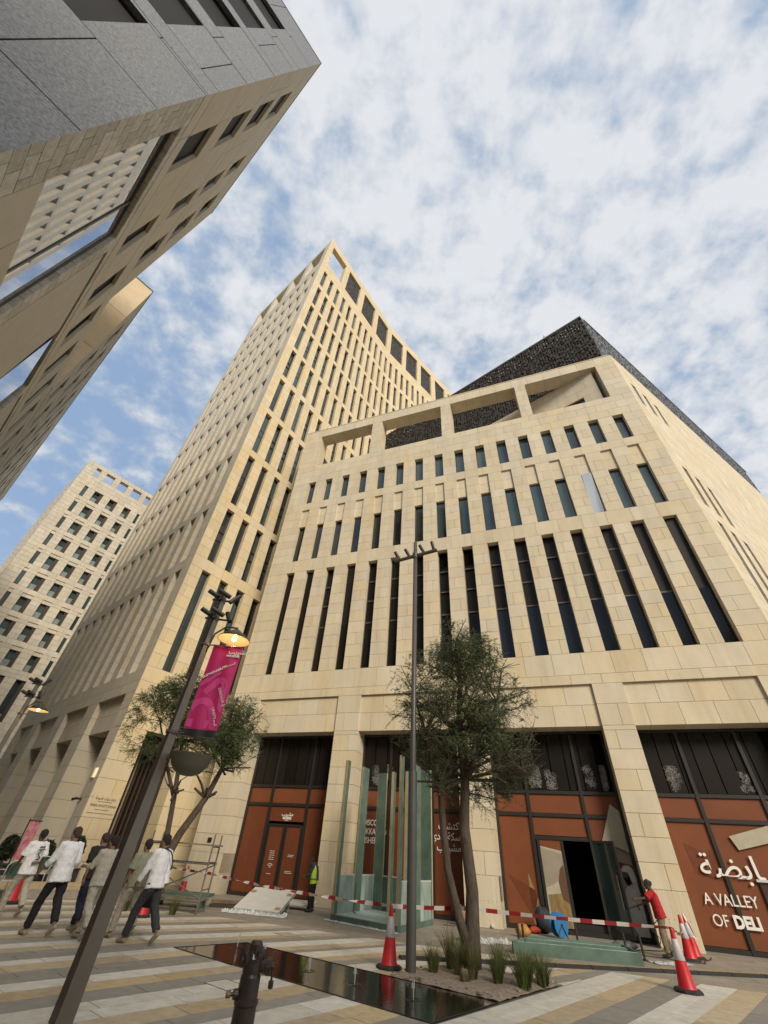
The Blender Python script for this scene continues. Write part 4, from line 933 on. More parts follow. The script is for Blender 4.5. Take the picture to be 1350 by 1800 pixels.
def street_lamp2(x,y,label,bowl,face):
    t=thing('street_lamp',label,'street lamp',(x,y,0),group='tapering lamp posts with warm shaded lamps')
    a=R(46); c,s=math.cos(a),math.sin(a)
    rot=lambda px,py:(px*c-py*s,px*s+py*c)
    mb=MB(); 
    lv=[(0,.098),(1.0,.088),(2.2,.068),(3.4,.058),(5.55,.046)]
    k=0
    for (z,r) in lv:
        for px,py in ((-r,-r),(r,-r),(r,r),(-r,r)): q=rot(px,py); mb.V.append(np.array([q[0],q[1],z]))
    for i in range(len(lv)-1):
        for j in range(4): mb.F.append((i*4+j,i*4+(j+1)%4,(i+1)*4+(j+1)%4,(i+1)*4+j)); mb.M.append(1 if j==3 else 0)
    mb.F.append((16,17,18,19)); mb.M.append(0)
    mb.build('post',None,t,mats=[mat('olive_bronze_post',(.15,.13,.10),.4,metal=.3,noise=.1),mat('dark_brown_post_side',(.045,.022,.015),.4,metal=.2)])
    d=np.array(face,float); d/=np.linalg.norm(d); zc=4.62; e=.50
    mb=MB(); mb.tube([d*.05+[0,0,4.35],d*.10+[0,0,4.72],d*.28+[0,0,4.88],d*e+[0,0,4.86],d*e+[0,0,4.80]],.018,8); mb.build('lamp_arm',STEEL,t,smooth=True)
    cc=d*e+np.array([0,0,zc])
    mb=MB(); mb.lathe([(.30,.0),(.302,.012),(.20,.10),(.11,.16),(.06,.20),(.0,.21)],cc,28); sh=mb.build('lamp_shade',mat('dark_lamp_shade',(.05,.045,.03),.35,metal=.3),t,smooth=True)
    mb=MB(); mb.lathe([(.295,.003),(.195,.093),(.105,.15),(.0,.18)],cc,28); mb.build('shade_lining',SHADEI,sh,smooth=True)
    mb=MB(); mb.lathe([(0,-.02),(.03,-.01),(.042,.03),(.03,.08),(.018,.11)],cc,14); mb.build('bulb',LAMPG,t,smooth=True)
    pl=bpy.data.lights.new('lamp_light','POINT'); pl.energy=4; pl.color=(1,.62,.28); pl.shadow_soft_size=.04
    lo=bpy.data.objects.new('lamp_light',pl); C.objects.link(lo); lo.location=tuple(cc+np.array([0,0,-.04])); lo.parent=t
    for z,sg in ((5.02,1),(5.42,-1)):
        br=MB(); br.tube([(-.20,0,z),(.22,.02,z)],.02,6); br.bar((0,-.12,z),(0,.12,z),.05); b=br.build('bracket',STEEL,t)
        for px,py,dx,dy,dz in ((-.17,-.08,-.8,-.3,.35),(.06,-.14,-.7,-.2,.3),(.22,.05,-.5*sg,.3,.8)):
            mb=MB(); spot(mb,(px,py,z+.08),(dx,dy,dz),.26,.045); mb.build('spotlight',FRAME,t)
    if bowl:
        bc=d*.46+np.array([0,0,2.72]); mb=MB(); mb.lathe([(0,-.27),(.10,-.262),(.20,-.215),(.28,-.12),(.31,0),(.318,.01),(.30,.0),(.27,-.11),(.19,-.2),(0,-.25)],bc,32)
        mb.build('hanging_bowl',mat('olive_grey_bowl',(.10,.095,.07),.55),t,smooth=True)
        mb=MB(); mb.bar(d*.08+[0,0,2.68],d*.2+[0,0,2.68],.05); mb.build('bowl_bracket',STEEL,t)
    for z in (3.02,4.50):
        mb=MB(); mb.tube([(0,0,z),tuple(d*.20+[0,0,z])],.012,6); mb.lathe([(.10 if z<4 else .085,-.02),(.10 if z<4 else .085,.02)],(0,0,z),16); mb.build('banner_clamp',FRAMEG,t)
    return t
L1=(-3.24,7.51); s1=np.array([8.62*math.sin(R(-20.2)),8.0*math.cos(R(20.2))])
LDIR=(.93,-.05,0)
lamp1=street_lamp2(L1[0],L1[1],'nearest tapering bronze lamp post rising among the walkers, lit shade above pink banner',True,LDIR)
street_lamp2(-11.1,14.67,'far tapering lamp post at the left edge with its small lamp lit',False,LDIR)
def banner():
    d=np.array(LDIR); d/=np.linalg.norm(d); x0=np.array([L1[0],L1[1],0])+d*.16
    w=.56; z0,z1=2.98,4.50
    f=Fac(x0[:2],math.degrees(math.atan2(d[0],d[1])))
    PK=mat('magenta_banner_cloth',(.50,.018,.14),.65,noise=.08,nscale=6); PK2=mat('lighter_pink_print',(.60,.055,.24),.65); BLK=mat('black_banner_hem',(.02,.018,.025),.6)
    def wav(u,z): return .010*math.sin(u*22+z*2)+.008*math.sin(z*5+u*9)
    nu,nz=22,40; V=[];F=[];M=[]
    for j in range(nz+1):
        for i in range(nu+1):
            u=w*i/nu; z=z0+(z1-z0)*j/nz; V.append(f.T(u,wav(u,z),z))
    for j in range(nz):
        for i in range(nu): k=j*(nu+1)+i; F.append((k,k+1,k+nu+2,k+nu+1)); M.append(1 if j<3 else 0)
    o=mesh_obj('street_banner',V,F,mats=[PK,BLK],mi=M,smooth=True); tag(o,'tall magenta banner with white lettering and curved pink shapes hanging from the nearest lamp post','banner')
    def ribbon(pts,wd,m,name,e=.006):
        P_=[np.array(p) for p in pts]; V=[];F=[]
        for i,p in enumerate(P_):
            dd=P_[min(i+1,len(P_)-1)]-P_[max(i-1,0)]; dd/=np.linalg.norm(dd); n=np.array([-dd[1],dd[0]])*wd/2
            for q in (p-n,p+n):
                u=min(max(q[0],.004),w-.004); z=min(max(q[1],z0+.13),z1-.01); V.append(f.T(u,wav(u,z)-e,z))
        for i in range(len(P_)-1): F.append((2*i,2*i+1,2*i+3,2*i+2))
        mesh_obj(name,V,F,m,o)
    def arc(cx,cz,r,a0,a1,n=14): return [(cx+r*math.cos(R(a)),cz+r*math.sin(R(a))) for a in np.linspace(a0,a1,n)]
    ribbon([(.0,3.78),(.10,3.86)]+[(.30,4.04)],.09,PK2,'pink_band')
    ribbon([(.14,3.66),(.26,3.80)]+arc(.36,3.78,.10,130,0)+[(.47,3.6),(.50,3.45),(.55,3.4)],.11,PK2,'pink_band')
    ribbon([(.0,3.38)]+arc(.18,3.36,.17,150,20)+[(.42,3.25),(.47,3.12),(.47,3.08)],.11,PK2,'pink_band')
    ribbon([(.0,3.18),(.38,3.18)],.12,PK2,'pink_band')
    def tx(s,size,u,z,rot,b=0): text_mesh('banner_lettering',s,size,WHITE,o,f,u,z,-.024,b,rot=rot,th=.002)
    tx('SUSTAINABILITY',.058,.03,3.89,R(32),.0015); tx('\uFE94\uFEE3\uFEAA\uFE98\uFEB4\uFEE4\uFEDF\uFE8D',.055,.34,4.09,R(26))
    tx('DIALOGUE',.056,.36,3.74,R(-58)); tx('\uFEAD\uFE8D\uFEEE\uFEA3',.05,.50,3.46,R(20))
    tx('UNITY',.066,.36,3.42,R(-62)); tx('\uFE93\uFEAA\uFEA3\uFEEE\uFEDF\uFE8D',.055,.44,3.27,R(-62))
    tx('\uFE90\uFEAE\uFEF4\uFEB8\uFEE3',.11,.33,4.36,0,.003); tx('MSHEIREB',.055,.31,4.30,0,.002)
    mb=MB()
    for z in (z0,z1): mb.tube([tuple(f.T(-.06,0,z)),tuple(f.T(w+.01,0,z))],.010,6)
    mb.build('banner_rod',FRAMEG,o); return o
bo=banner()
# the nearest post leans a little
vd=Vector((L1[0],L1[1],0)).normalized(); LEAN=Matrix.Translation((L1[0],L1[1],0))@Matrix.Rotation(R(1.5),4,vd)@Matrix.Translation((-L1[0],-L1[1],0))
lamp1.matrix_world=LEAN@Matrix.Translation((L1[0],L1[1],0)); bo.matrix_world=LEAN
# ------------------------------------------------------------ hydrant
def hydrant():
    x,y=-1.03,6.55; t=thing('fire_hydrant','dark brown pillar fire hydrant with capped outlets in front of the black basin','hydrant',(x,y,0),R(10)); t.scale=(.88,.88,1)
    HB=mat('dark_brown_hydrant_paint',(.030,.021,.016),.38,noise=.25,nscale=9,bump=.2,bscale=40)
    mb=MB(); mb.lathe([(.19,0),(.19,.03),(.135,.04),(.128,.42),(.14,.43),(.14,.46),(.122,.47),(.118,.62),(.10,.66),(0,.67)],n=28); mb.build('barrel',HB,t,smooth=False)
    mb=MB(); mb.lathe([(.10,.60),(.112,.66),(.110,.76),(.10,.79),(.085,.81),(.08,.86),(.055,.885),(0,.89)],n=28); mb.tube([(.0,0,.70),(.05,.02,.76),(.10,.03,.83)],[.10,.08,.055],14); mb.build('head',HB,t)
    for dx,dy,z,r,L in ((1,-.15,.70,.062,.24),(-.75,-.5,.745,.045,.16),(-.9,-.25,.50,.035,.19),(.35,-.9,.80,.045,.15)):
        d=np.array([dx,dy,0]); d/=np.linalg.norm(d); mb=MB(); p=np.array([0,0,z])
        mb.tube([p,p+d*(L-.06)],r*.8,12); mb.tube([p+d*(L-.07),p+d*(L-.02)],r*1.15,8); mb.tube([p+d*(L-.02),p+d*(L+.02)],r*.5,6); o=mb.build('outlet',HB,t)
    mb=MB(); mb.tube([(-.20,-.055,.50),(-.245,-.065,.50)],.028,12); mb.build('brass_cap',mat('worn_brass',(.20,.15,.08),.4,metal=.7),t)
    mb=MB(); mb.tube([(.24,-.04,.70),(.25,-.04,.60)],.014,6); mb.tube([(.25,-.05,.60),(.25,-.04,.55)],.03,8); mb.build('chain_weight',HB,t)
    mb=MB(); mb.box(-.018,.018,-.118,-.112,.755,.795); mb.build('number_tag',WHITE,t)
hydrant()
# ------------------------------------------------------------ cones and tape
CR_=mat('red_cone_plastic',(.50,.014,.020),.45,noise=.15,nscale=5); CW=mat('grey_white_reflective_sleeve',(.50,.49,.50),.4); CB=mat('black_rubber',(.022,.022,.022),.8)
def cone(x,y,label,tx=0,ty=0,s=1,z=0):
    t=thing('traffic_cone',label,'traffic cone',(x,y,z),group='red and white traffic cones'); t.rotation_euler=(R(tx),R(ty),random.uniform(0,1.5)); t.scale=(s,s,s)
    mb=MB(); mb.lathe([(.175,.05),(.150,.10),(.118,.32),(.099,.44),(.052,.74),(.040,.86),(.034,.92),(0,.92)],n=24); mb.build('body',CR_,t,smooth=True)
    mb=MB(); mb.lathe([(.101,.44),(.104,.443),(.057,.738),(.053,.742)],n=24); mb.build('reflective_sleeve',CW,t,smooth=True)
    mb=MB(); n=8; mb.lathe([(.26,0),(.26,.03),(.235,.055),(.17,.06)],n=8); mb.build('base',CB,t)
    return t
cone(.80,12.02,'traffic cone standing just left of the tall lamp post',0,1)
cone(6.74,11.95,'traffic cone on the white stripe at the lower right, tape tied to its top')
cone(9.55,16.35,'front one of the two traffic cones by the orange shop window at the right',0,-3)
cone(9.95,16.75,'rear one of the two traffic cones by the orange shop window at the right',0,0)
p=gp(14,1588); cone(p[0],p[1],'traffic cone at the left edge beside the cafe chairs',0,0,1.25)
p=gp(247,1612); cone(p[0],p[1],'traffic cone behind the legs of the man in the white long sleeved top')
p=gp(318,1574); cone(p[0],p[1],'traffic cone inside the scaffold')
TAPE=mat('red_white_barrier_tape',(.8,.8,.8),.5)
nt=TAPE.node_tree; uvn=nt.nodes.new('ShaderNodeUVMap'); uvn.uv_map='UVMap'; sp_=nt.nodes.new('ShaderNodeSeparateXYZ'); nt.links.new(uvn.outputs[0],sp_.inputs[0])
fr_=nt.nodes.new('ShaderNodeMath'); fr_.operation='FRACT'; nt.links.new(sp_.outputs[0],fr_.inputs[0]); gt=nt.nodes.new('ShaderNodeMath'); gt.operation='GREATER_THAN'; gt.inputs[1].default_value=.5; nt.links.new(fr_.outputs[0],gt.inputs[0])
mx_=nt.nodes.new('ShaderNodeMix'); mx_.data_type='RGBA'; mx_.inputs[6].default_value=(.62,.60,.57,1); mx_.inputs[7].default_value=(.30,.012,.022,1); nt.links.new(gt.outputs[0],mx_.inputs[0]); nt.links.new(mx_.outputs[2],nt.nodes['Principled BSDF'].inputs['Base Color'])
def tape(pts,label,twist=0,sag=.08,w=.075):
    V=[];F=[];U=[]; s=0; prev=None; row=0
    for a,b in zip(pts,pts[1:]):
        a=np.array(a,float); b=np.array(b,float); L=np.linalg.norm(b-a); n=max(6,int(L/.12))
        for i in range(n+1):
            t=i/n; p=a+(b-a)*t-np.array([0,0,sag*L/4*4*t*(1-t)]); 
            if prev is not None: s+=np.linalg.norm(p-prev)
            prev=p; d=(b-a)/L; side=np.cross(d,[0,0,1]); side/=np.linalg.norm(side); an=twist*s+.25*math.sin(s*2.3)
            v=(np.array([0,0,1])*math.cos(an)+side*math.sin(an))*w/2
            V+=[p-v,p+v]; U+=[(s/.5,0),(s/.5,1)]
    n=len(V)//2
    for i in range(n-1): F.append((2*i,2*i+1,2*i+3,2*i+2))
    o=mesh_obj('barrier_tape',V,F,TAPE); uv=o.data.uv_layers.new(name='UVMap')
    for l in o.data.loops: uv.data[l.index].uv=U[l.vertex_index]
    tag(o,label,'barrier tape','red and white barrier tapes')
p3=gp(318,1574)
tape([(-6.5,19.3,1.0),(-4.86,17.9,.98),(.82,12.05,.90)],'twisted red and white tape from the scaffold to the cone by the lamp post',2.6,.03)
tape([(.82,12.0,.90),(2.62,12.62,.92),(6.74,11.97,.90)],'red and white tape from lamp post cone past the tree to the right cone',.12,.02)
tape([(6.74,11.95,.90),(9.5,16.3,.55),(9.95,16.45,.45),(9.85,16.6,.93)],'loose twisted tape hanging between the right hand cones',3.2,.04)
# ------------------------------------------------------------ building site pieces in front of the shops
MDF=mat('green_moisture_board',(.10,.16,.128),.75,noise=.25,nscale=2.5); MDFE=mat('pale_board_edge',(.42,.35,.20),.8,noise=.12,nscale=5)
MDFW=mat('whitewashed_green_board',(.30,.38,.34),.7,noise=.5,nscale=2.2,stretch=(1,1,.35)); PLAS=mat('white_site_plastic',(.52,.53,.52),.5,noise=.1)
ROD=mat('black_steel_rod',(.025,.022,.02),.6)
def display_frame():
    a=np.array([-.74,19.15]); b=np.array([1.36,17.2]); c=np.array([2.98,20.25]); 
    u=(b-a)/np.linalg.norm(b-a); W_=np.linalg.norm(b-a); v=(c-b)/np.linalg.norm(c-b); v=np.array([.465,.885]); L=3.15
    t=thing('display_frame','unfinished open frame of tall green and cream boards with a pale green floor tray','frame structure',(a[0],a[1],0))
    T=lambda x,y,z: np.array([u[0]*x+v[0]*y,u[1]*x+v[1]*y,z])
    mb=MB(); mb.box(0,W_,0,L,0,.14,0,T); mb.build('base',MDF,t)
    mb=MB(); mb.box(.10,W_-.10,.10,L-.10,.141,.155,0,T); mb.build('floor_board',mat('pale_green_floor',(.42,.50,.46),.6,noise=.1),t)
    H=4.6
    def post(x0,x1,y0,y1,name='post',side='x',split=None):
        # board: green faces, pale cut edge on the narrow side
        mb=MB(); mb.box(x0,x1,y0,y1,.145,H,0,T); o=mb.build(name,MDF,t)
        e=MB()
        if side=='x': e.box(x0-.004,x1+.004,y0-.010,y0-.001,.15,H+.002,0,T); e.box(x0,x1,y1+.001,y1+.008,.15,H,0,T)
        else: e.box(x0-.010,x0-.001,y0,y1,.15,H+.002,0,T); e.box(x1+.001,x1+.008,y0,y1,.15,H,0,T)
        e.build('board_edge',MDFE,o)
    post(.0,.13,.0,.22); post(W_-.09,W_,.0,.24)
    post(.02,.10,1.40,1.95); post(W_-.10,W_-.02,1.40,1.95)
    post(.02,.50,L-.10,L-.0,side='y'); post(W_-.48,W_-.0,L-.10,L,side='y')
    post(.86,.98,L-.22,L-.0); post(1.62,1.74,L-.22,L)
    for (x0,x1,y0,y1,m,nm) in ((.50,.86,L-.06,L-.02,MDF,'back_board'),(.98,1.62,L-.06,L-.02,MDF,'back_board'),(1.74,W_-.48,L-.06,L-.02,MDF,'back_board'),
        (.03,.07,.22,1.50,MDFW,'side_board'),(.03,.07,1.86,L-.10,MDFW,'side_board'),(W_-.07,W_-.03,.24,1.50,MDFW,'side_board'),(W_-.07,W_-.03,1.86,L-.10,MDFW,'side_board')):
        mb=MB(); mb.box(x0,x1,y0,y1,.145,1.12,0,T); o=mb.build(nm,m,t)
        mb=MB(); mb.box(x0-.002,x1+.002,y0-.003,y1+.003,1.121,1.16,0,T); mb.build('filler_strip',PLAS,o)
    mb=MB(); r=random.Random(1)
    for x in (.40,.82,1.02,1.58,1.78):
        for k in range(16): z=.2+k*.056; mb.box(x-.012,x+.012,L-.066,L-.0605,z,z+.02,0,T)
    mb.build('filler_dots',PLAS,t,kind='stuff')
    mb=MB(); mb.tube([T(.30,1.2,.95),T(.28,1.2,.4),T(.3,1.15,.17),T(.42,1.1,.17),T(.5,1.0,.17)],.012,6); mb.build('cable',ROD,t)
    # plastic sheet edge in front
    crumple('plastic_sheet','thin crumpled plastic strip along the foot of the green board frame',[T(-.15,-.12,0)[:2]+a,T(W_+.1,-.12,0)[:2]+a],.22,.05,3)
def crumple(name,label,line,w,h,seed,n=44,m=9,mt=None):
    r=random.Random(seed); V=[];F=[]; p=np.array(line[0]); q=np.array(line[1]); d=(q-p)/np.linalg.norm(q-p); s=np.array([-d[1],d[0]])
    for i in range(n+1):
        for j in range(m+1):
            t=i/n; e=(j/m-.5); ww=w*(1+.25*math.sin(i*.37+seed)+.15*math.sin(i*1.13)+r.uniform(-.08,.08)); c=p+(q-p)*t+s*e*ww
            V.append((c[0]+r.uniform(-.01,.01),c[1],.004+h*(1-abs(e)*2)**.7*r.uniform(.15,1)*(.5+.5*math.sin(i*.63+j*1.9+2*math.sin(i*.21+seed)))**2+.004))
    for i in range(n):
        for j in range(m): k=i*(m+1)+j; F.append((k,k+m+1,k+m+2,k+1))
    o=mesh_obj(name,V,F,mt or PLAS); tag(o,label,'plastic sheet'); return o
display_frame()
def site_things():
    # tilted white board on crumpled plastic
    A=gp(409,1603)[:2]; B=gp(488,1611)[:2]; d=(B-A)/np.linalg.norm(B-A); L=np.linalg.norm(B-A)*1.02; s=np.array([-d[1],d[0]])
    t=thing('tilted_sheet','large white board lying tilted on crumpled plastic with corner blocks','panel',(A[0],A[1],0))
    T=lambda x,y,z: np.array([d[0]*x+s[0]*(y*.95),d[1]*x+s[1]*(y*.95),.10+y*.26+z])
    mb=MB(); mb.box(0,L,0,1.75,0,.02,0,T); mb.build('white_face',mat('white_primed_board',(.62,.60,.55),.6,noise=.06),t)
    mb=MB(); mb.box(0,L,0,1.75,-.10,-.002,0,T); mb.build('board_core',MDFW,t)
    for x,y in ((.04,1.25),(L-.2,.06),(L-.2,1.2),(L*.55,1.62)):
        mb=MB(); mb.box(x,x+.17,y,y+.14,.022,.05,0,T); mb.build('corner_block',mat('tan_cardboard',(.35,.25,.14),.8),t)
    mb=MB()
    for x,y in ((.2,1.6),(L-.2,1.6)): mb.tube([T(x,y,-.1)*[1,1,0],T(x,y,-.1)],.05,8)
    mb.build('prop',MDFE,t)
    crumple('plastic_sheet','crumpled plastic spread under the tilted white board',[A-d*.30-s*.1,B+d*.35-s*.12],.5,.16,5)
    mb=MB(); C2=A+s*2.35; mb.box(-.2,2.1,0,.8,.12,.16,0,lambda x,y,z:(C2[0]+d[0]*x+s[0]*y,C2[1]+d[1]*x+s[1]*y,z+y*.1)); mb.box(0,.1,0,.1,0,.12,0,lambda x,y,z:(C2[0]+d[0]*x+s[0]*y,C2[1]+d[1]*x+s[1]*y,z)); mb.box(1.8,1.9,.3,.4,0,.14,0,lambda x,y,z:(C2[0]+d[0]*x+s[0]*y,C2[1]+d[1]*x+s[1]*y,z))
    tag(mb.build('board_strip',MAT('white_primed_board')),'second white board strip lying just behind the tilted one','panel')
    # timber lengths
    for k,(y,z,c,lb) in enumerate(((0,0,.07,'lower dark timber length beside the scaffold foot'),(.28,.0,.07,'rear dark timber length beside the scaffold foot'),(.12,.09,.12,'brown timber length lying on top of the two dark ones'))):
        p=np.array([-5.1,20.3]); q=np.array([-2.9,20.9]); mb=MB(); mb.bar((p[0],p[1]+y*1.6,z+.045),(q[0],q[1]+y*1.6,z+.045),.22,.08); tag(mb.build('timber_length',mat('dark_timber%d'%0 if k<2 else 'brown_timber',(.05,.035,.025) if k<2 else (.16,.11,.065),.85,noise=.3,nscale=4)),lb,'timber','timber lengths by the scaffold')
    # scaffold
    GV=mat('galvanised_tube',(.20,.19,.17),.45,metal=.5,noise=.15); PLK=mat('scaffold_plank',(.19,.165,.125),.85,noise=.25,nscale=4)
    o=np.array([-4.85,17.9]); e=np.array([-1.0,.10]); e/=np.linalg.norm(e); f=np.array([-.02,1.0]); Wd=2.15
    t=thing('scaffold','low tubular scaffold with two plank levels behind the man with the cross strap','scaffold',(o[0],o[1],0))
    Pq=lambda x,y,z: np.array([e[0]*x+f[0]*y,e[1]*x+f[1]*y,z])
    for x in (0,Wd):
        for y in (0,.95): mb=MB(); mb.tube([Pq(x,y,.0),Pq(x,y,1.95)],.025,10); mb.lathe([(.05,0),(.05,.02),(.03,.03)],Pq(x,y,0),10); mb.build('upright',GV,t)
    for z in (.55,1.22,1.62):
        for x in (0,Wd): mb=MB(); mb.tube([Pq(x,.0,z),Pq(x,.95,z)],.018,8); mb.build('cross_tube',GV,t)
    for y in (0,.95):
        for z in (.28,1.18): mb=MB(); mb.tube([Pq(-.05,y,z),Pq(Wd+.05,y,z)],.022,8); mb.build('rail',GV,t)
    mb=MB(); mb.tube([Pq(0,0,.35),Pq(Wd,0,1.15)],.018,8); mb.build('brace',GV,t); mb=MB(); mb.tube([Pq(0,.95,1.15),Pq(Wd,.95,.30)],.018,8); mb.build('brace',GV,t)
    for y in (.12,.36,.60): mb=MB(); mb.box(-.15,Wd+.1,y,y+.22,1.64,1.68,0,Pq); mb.build('plank',PLK,t)
    mb=MB(); mb.box(-.1,Wd+.1,.2,.7,.30,.34,0,Pq); mb.build('plank',PLK,t)
    mb=MB(); q=np.array([-6.9,19.4]); mb.box(0,1.9,0,.9,.28,.36,0,lambda x,y,z:(q[0]+x,q[1]+y,z)); mb.box(.1,.2,.1,.8,0,.28,0,lambda x,y,z:(q[0]+x,q[1]+y,z)); mb.box(1.6,1.7,.1,.8,0,.28,0,lambda x,y,z:(q[0]+x,q[1]+y,z))
    tag(mb.build('board_stack',MDF),'green board resting on blocks behind the scaffold','board')
    # green formwork trays
    t=thing('board_tray','long green board trough of three parallel boards lying before the dark doorway','trough',(4.2,15.1,0))
    base=np.array([4.2,15.1,0])
    rows=[((4.2,15.1),(7.32,14.68)),((4.78,15.85),(7.35,15.45)),((5.15,16.5),(7.55,16.15))]
    for (a,b),h in zip(rows,(.23,.23,.23)): mb=MB(); mb.bar(np.array([*a,h/2])-base,np.array([*b,h/2])-base,.045,h); mb.build('long_board',MDF,t)
    for a,b in ((rows[0][1],(7.6,16.2)),(rows[0][0],rows[2][0])): mb=MB(); mb.bar(np.array([*a,.12])-base+[0,.03,0],np.array([*b,.12])-base,.04,.22); mb.build('end_board',MDF,t)
    mb=MB(); mb.poly([np.array([*p,.03])-base for p in ((4.3,15.15),(7.3,14.75),(7.6,16.15),(5.2,16.5))]); mb.build('tray_floor',MDFW,t)
    mb=MB(); mb.bar((.1,-.013,.233),(3.05,-.412,.233),.047,.006); mb.bar((.62,.745,.233),(3.1,.355,.233),.047,.006); mb.build('board_edge',MDFW,t)
    for i,((x,y),lb) in enumerate((((4.62,15.95),'black steel rod at the left end of the green trough'),((4.95,16.6),'black steel rod behind the left end of the green trough'),((7.72,16.25),'black steel rod behind the right end of the green trough'),((7.85,15.6),'black steel rod at the right end of the green trough'),((6.75,17.2),'black steel rod standing before the dark doorway'))):
        mb=MB(); mb.tube([(x,y,0),(x-.01,y,.46)],.032,8); mb.lathe([(.07,0),(.07,.03),(.0,.035)],(x,y,0),10); tag(mb.build('steel_rod',ROD),lb,'rod','black steel rods round the green trough')
    # blue reel, bags and tools by the door
    t=thing('cable_reel','round blue cable reel standing before the dark doorway','cable reel',(6.9,19.0,0),R(25))
    BL=mat('blue_plastic',(.02,.16,.38),.4)
    for y in (-.11,.11): mb=MB(); mb.tube([(0,y-.012,.33),(0,y+.012,.33)],.30,28); mb.build('flange',BL,t)
    mb=MB(); mb.tube([(0,-.10,.33),(0,.10,.33)],.20,20); mb.build('wound_cable',ROD,t)
    mb=MB(); mb.tube([(-.2,-.14,0),(-.2,-.14,.1),(0,-.14,.33)],.015,6); mb.tube([(.2,-.14,0),(0,-.14,.33)],.015,6); mb.tube([(0,-.16,.33),(0,.16,.33)],.03,8); mb.build('stand',ROD,t)
    def lump(name,label,cat,loc,r,m,seed,sc=(1,1,1)):
        rr=random.Random(seed); b=MB(); prof=[(0,0)]; n=12; k=len(b.V)
        for j in range(7):
            th=PI*j/6
            for i in range(n):
                a=2*PI*i/n; q=r*(1+rr.uniform(-.16,.16)); b.V.append(np.array([loc[0]+q*sc[0]*math.sin(th)*math.cos(a),loc[1]+q*sc[1]*math.sin(th)*math.sin(a),max(.003,loc[2]+r*sc[2]*.95+q*sc[2]*math.cos(th))]))
        for j in range(6):
            for i in range(n): b.F.append((j*n+i,j*n+(i+1)%n,(j+1)*n+(i+1)%n,(j+1)*n+i)); b.M.append(0)
        return tag(b.build(name,m,smooth=True),label,cat)
    lump('tool_bag','orange tool bag on the pavement left of the blue reel','bag',(5.55,18.6,0),.20,mat('orange_canvas',(.42,.20,.05),.8,noise=.3,nscale=12),1,(1.2,.8,.8))
    lump('cloth_bundle','small red orange cloth heap beside the blue reel','cloth',(6.35,19.9,0),.15,mat('red_orange_cloth',(.42,.06,.025),.8),2,(1.4,1,.6))
    lump('packed_sack','dark bulging sack leaning by the door print behind the blue reel','sack',(6.75,20.05,.0),.34,mat('dark_patterned_cloth',(.022,.024,.03),.8,noise=.7,nscale=10),3,(.8,.6,1.05))
    lump('tool_pile','pile of small tools and wrappings seen between the tree trunks','tools',(3.95,20.6,0),.22,mat('mixed_tools',(.12,.10,.10),.7,noise=.8,nscale=14,col2=(.34,.17,.08)),4,(1.1,.8,1.2))
    lump('paint_pot','small white pot at the foot of the pier left of the orange bag','pot',(5.0,20.4,0),.06,PLAS,6,(1,1,1))
    lump('hose_tangle','tangle of dark hose and grey pipe left on the pavement before the open door','hose',(8.35,17.6,0),.28,mat('tangled_hose',(.05,.05,.055),.7,noise=.8,nscale=12,col2=(.22,.22,.22)),7,(1.4,.6,.35))
    crumple('plastic_sheet','pale plastic sheet crumpled at the left of the green trough',[(3.2,16.6),(4.6,17.2)],.9,.12,8)
    crumple('plastic_sheet','thin pale plastic lying at the right of the green trough',[(7.9,15.3),(9.0,15.6)],.5,.04,9)
    for i,(pts,lb) in enumerate((([(8.9,16.3,.95),(8.75,16.5,.5),(9.2,16.9,.1),(8.6,17.4,.02),(7.6,18.0,.02)],'thin hose hanging from the hands of the worker in red'),([(10.6,17.1,.02),(9.6,15.8,.02),(8.9,15.9,.02),(7.9,16.9,.02)],'thin cable lying on the pavement by the right pier'),([(3.2,20.2,.02),(3.9,20.0,.02),(4.6,20.9,.02)],'thin cable by the foot of the green frame'))):
        mb=MB(); P_=[np.array(p,float) for p in pts]; sm=[]
        for a,b in zip(P_,P_[1:]):
            for k in range(6): t_=k/6; sm.append(a*(1-t_)+b*t_+np.array([.06*math.sin(k+i),.05*math.cos(k*1.3),0])*(1 if k else 0))
        mb.tube(sm+[P_[-1]],.011,6); tag(mb.build('hose' if i==0 else 'cable',ROD),lb,'hose' if i==0 else 'cable')
    # long rubber cable ramp across the paving
    t=thing('cable_ramp','long low black cable ramp with a yellow edge line across the paving behind the tree','cable ramp',(1.1,13.2,0))
    a=np.array([0,0]); b=np.array([12.6,1.75]); dd=(b-a)/np.linalg.norm(b-a); Lr=np.linalg.norm(b-a); n=14
    for i in range(n):
        p=a+dd*(Lr*i/n+.01); q=a+dd*(Lr*(i+1)/n-.01); s2=np.array([-dd[1],dd[0]]); mb=MB()
        c=[np.array([*(x+s2*w),z]) for x in (p,) for w,z in ((-.14,0),(.14,0),(.07,.055),(-.07,.055))]; e2=[np.array([*(x+s2*w),z]) for x in (q,) for w,z in ((-.14,0),(.14,0),(.07,.055),(-.07,.055))]
        mb.hexa(c+e2); seg=mb.build('ramp_section',CB,t)
        mb=MB(); mb.bar(np.array([*p,.058])+[0,.02,0],np.array([*q,.058])+[0,.02,0],.035,.006); mb.build('yellow_line',mat('worn_yellow',(.36,.25,.08),.7,noise=.3,nscale=18),seg)
    # sign frame at the right edge
    t=thing('menu_stand','dark framed board on legs cut by the right edge in front of the orange window','sign stand',(13.62,17.9,0),R(-22.6))
    mb=MB(); mb.box(0,.9,-.03,.03,.75,1.75); mb.build('board',mat('dark_red_board',(.06,.018,.012),.5),t)
    mb=MB()
    for c_ in ((-.04,0,-.05,.05,0,1.8),(.9,.94,-.05,.05,0,1.8),(0,.9,-.05,.05,1.751,1.8),(0,.9,-.05,.05,.70,.749)): mb.box(*c_)
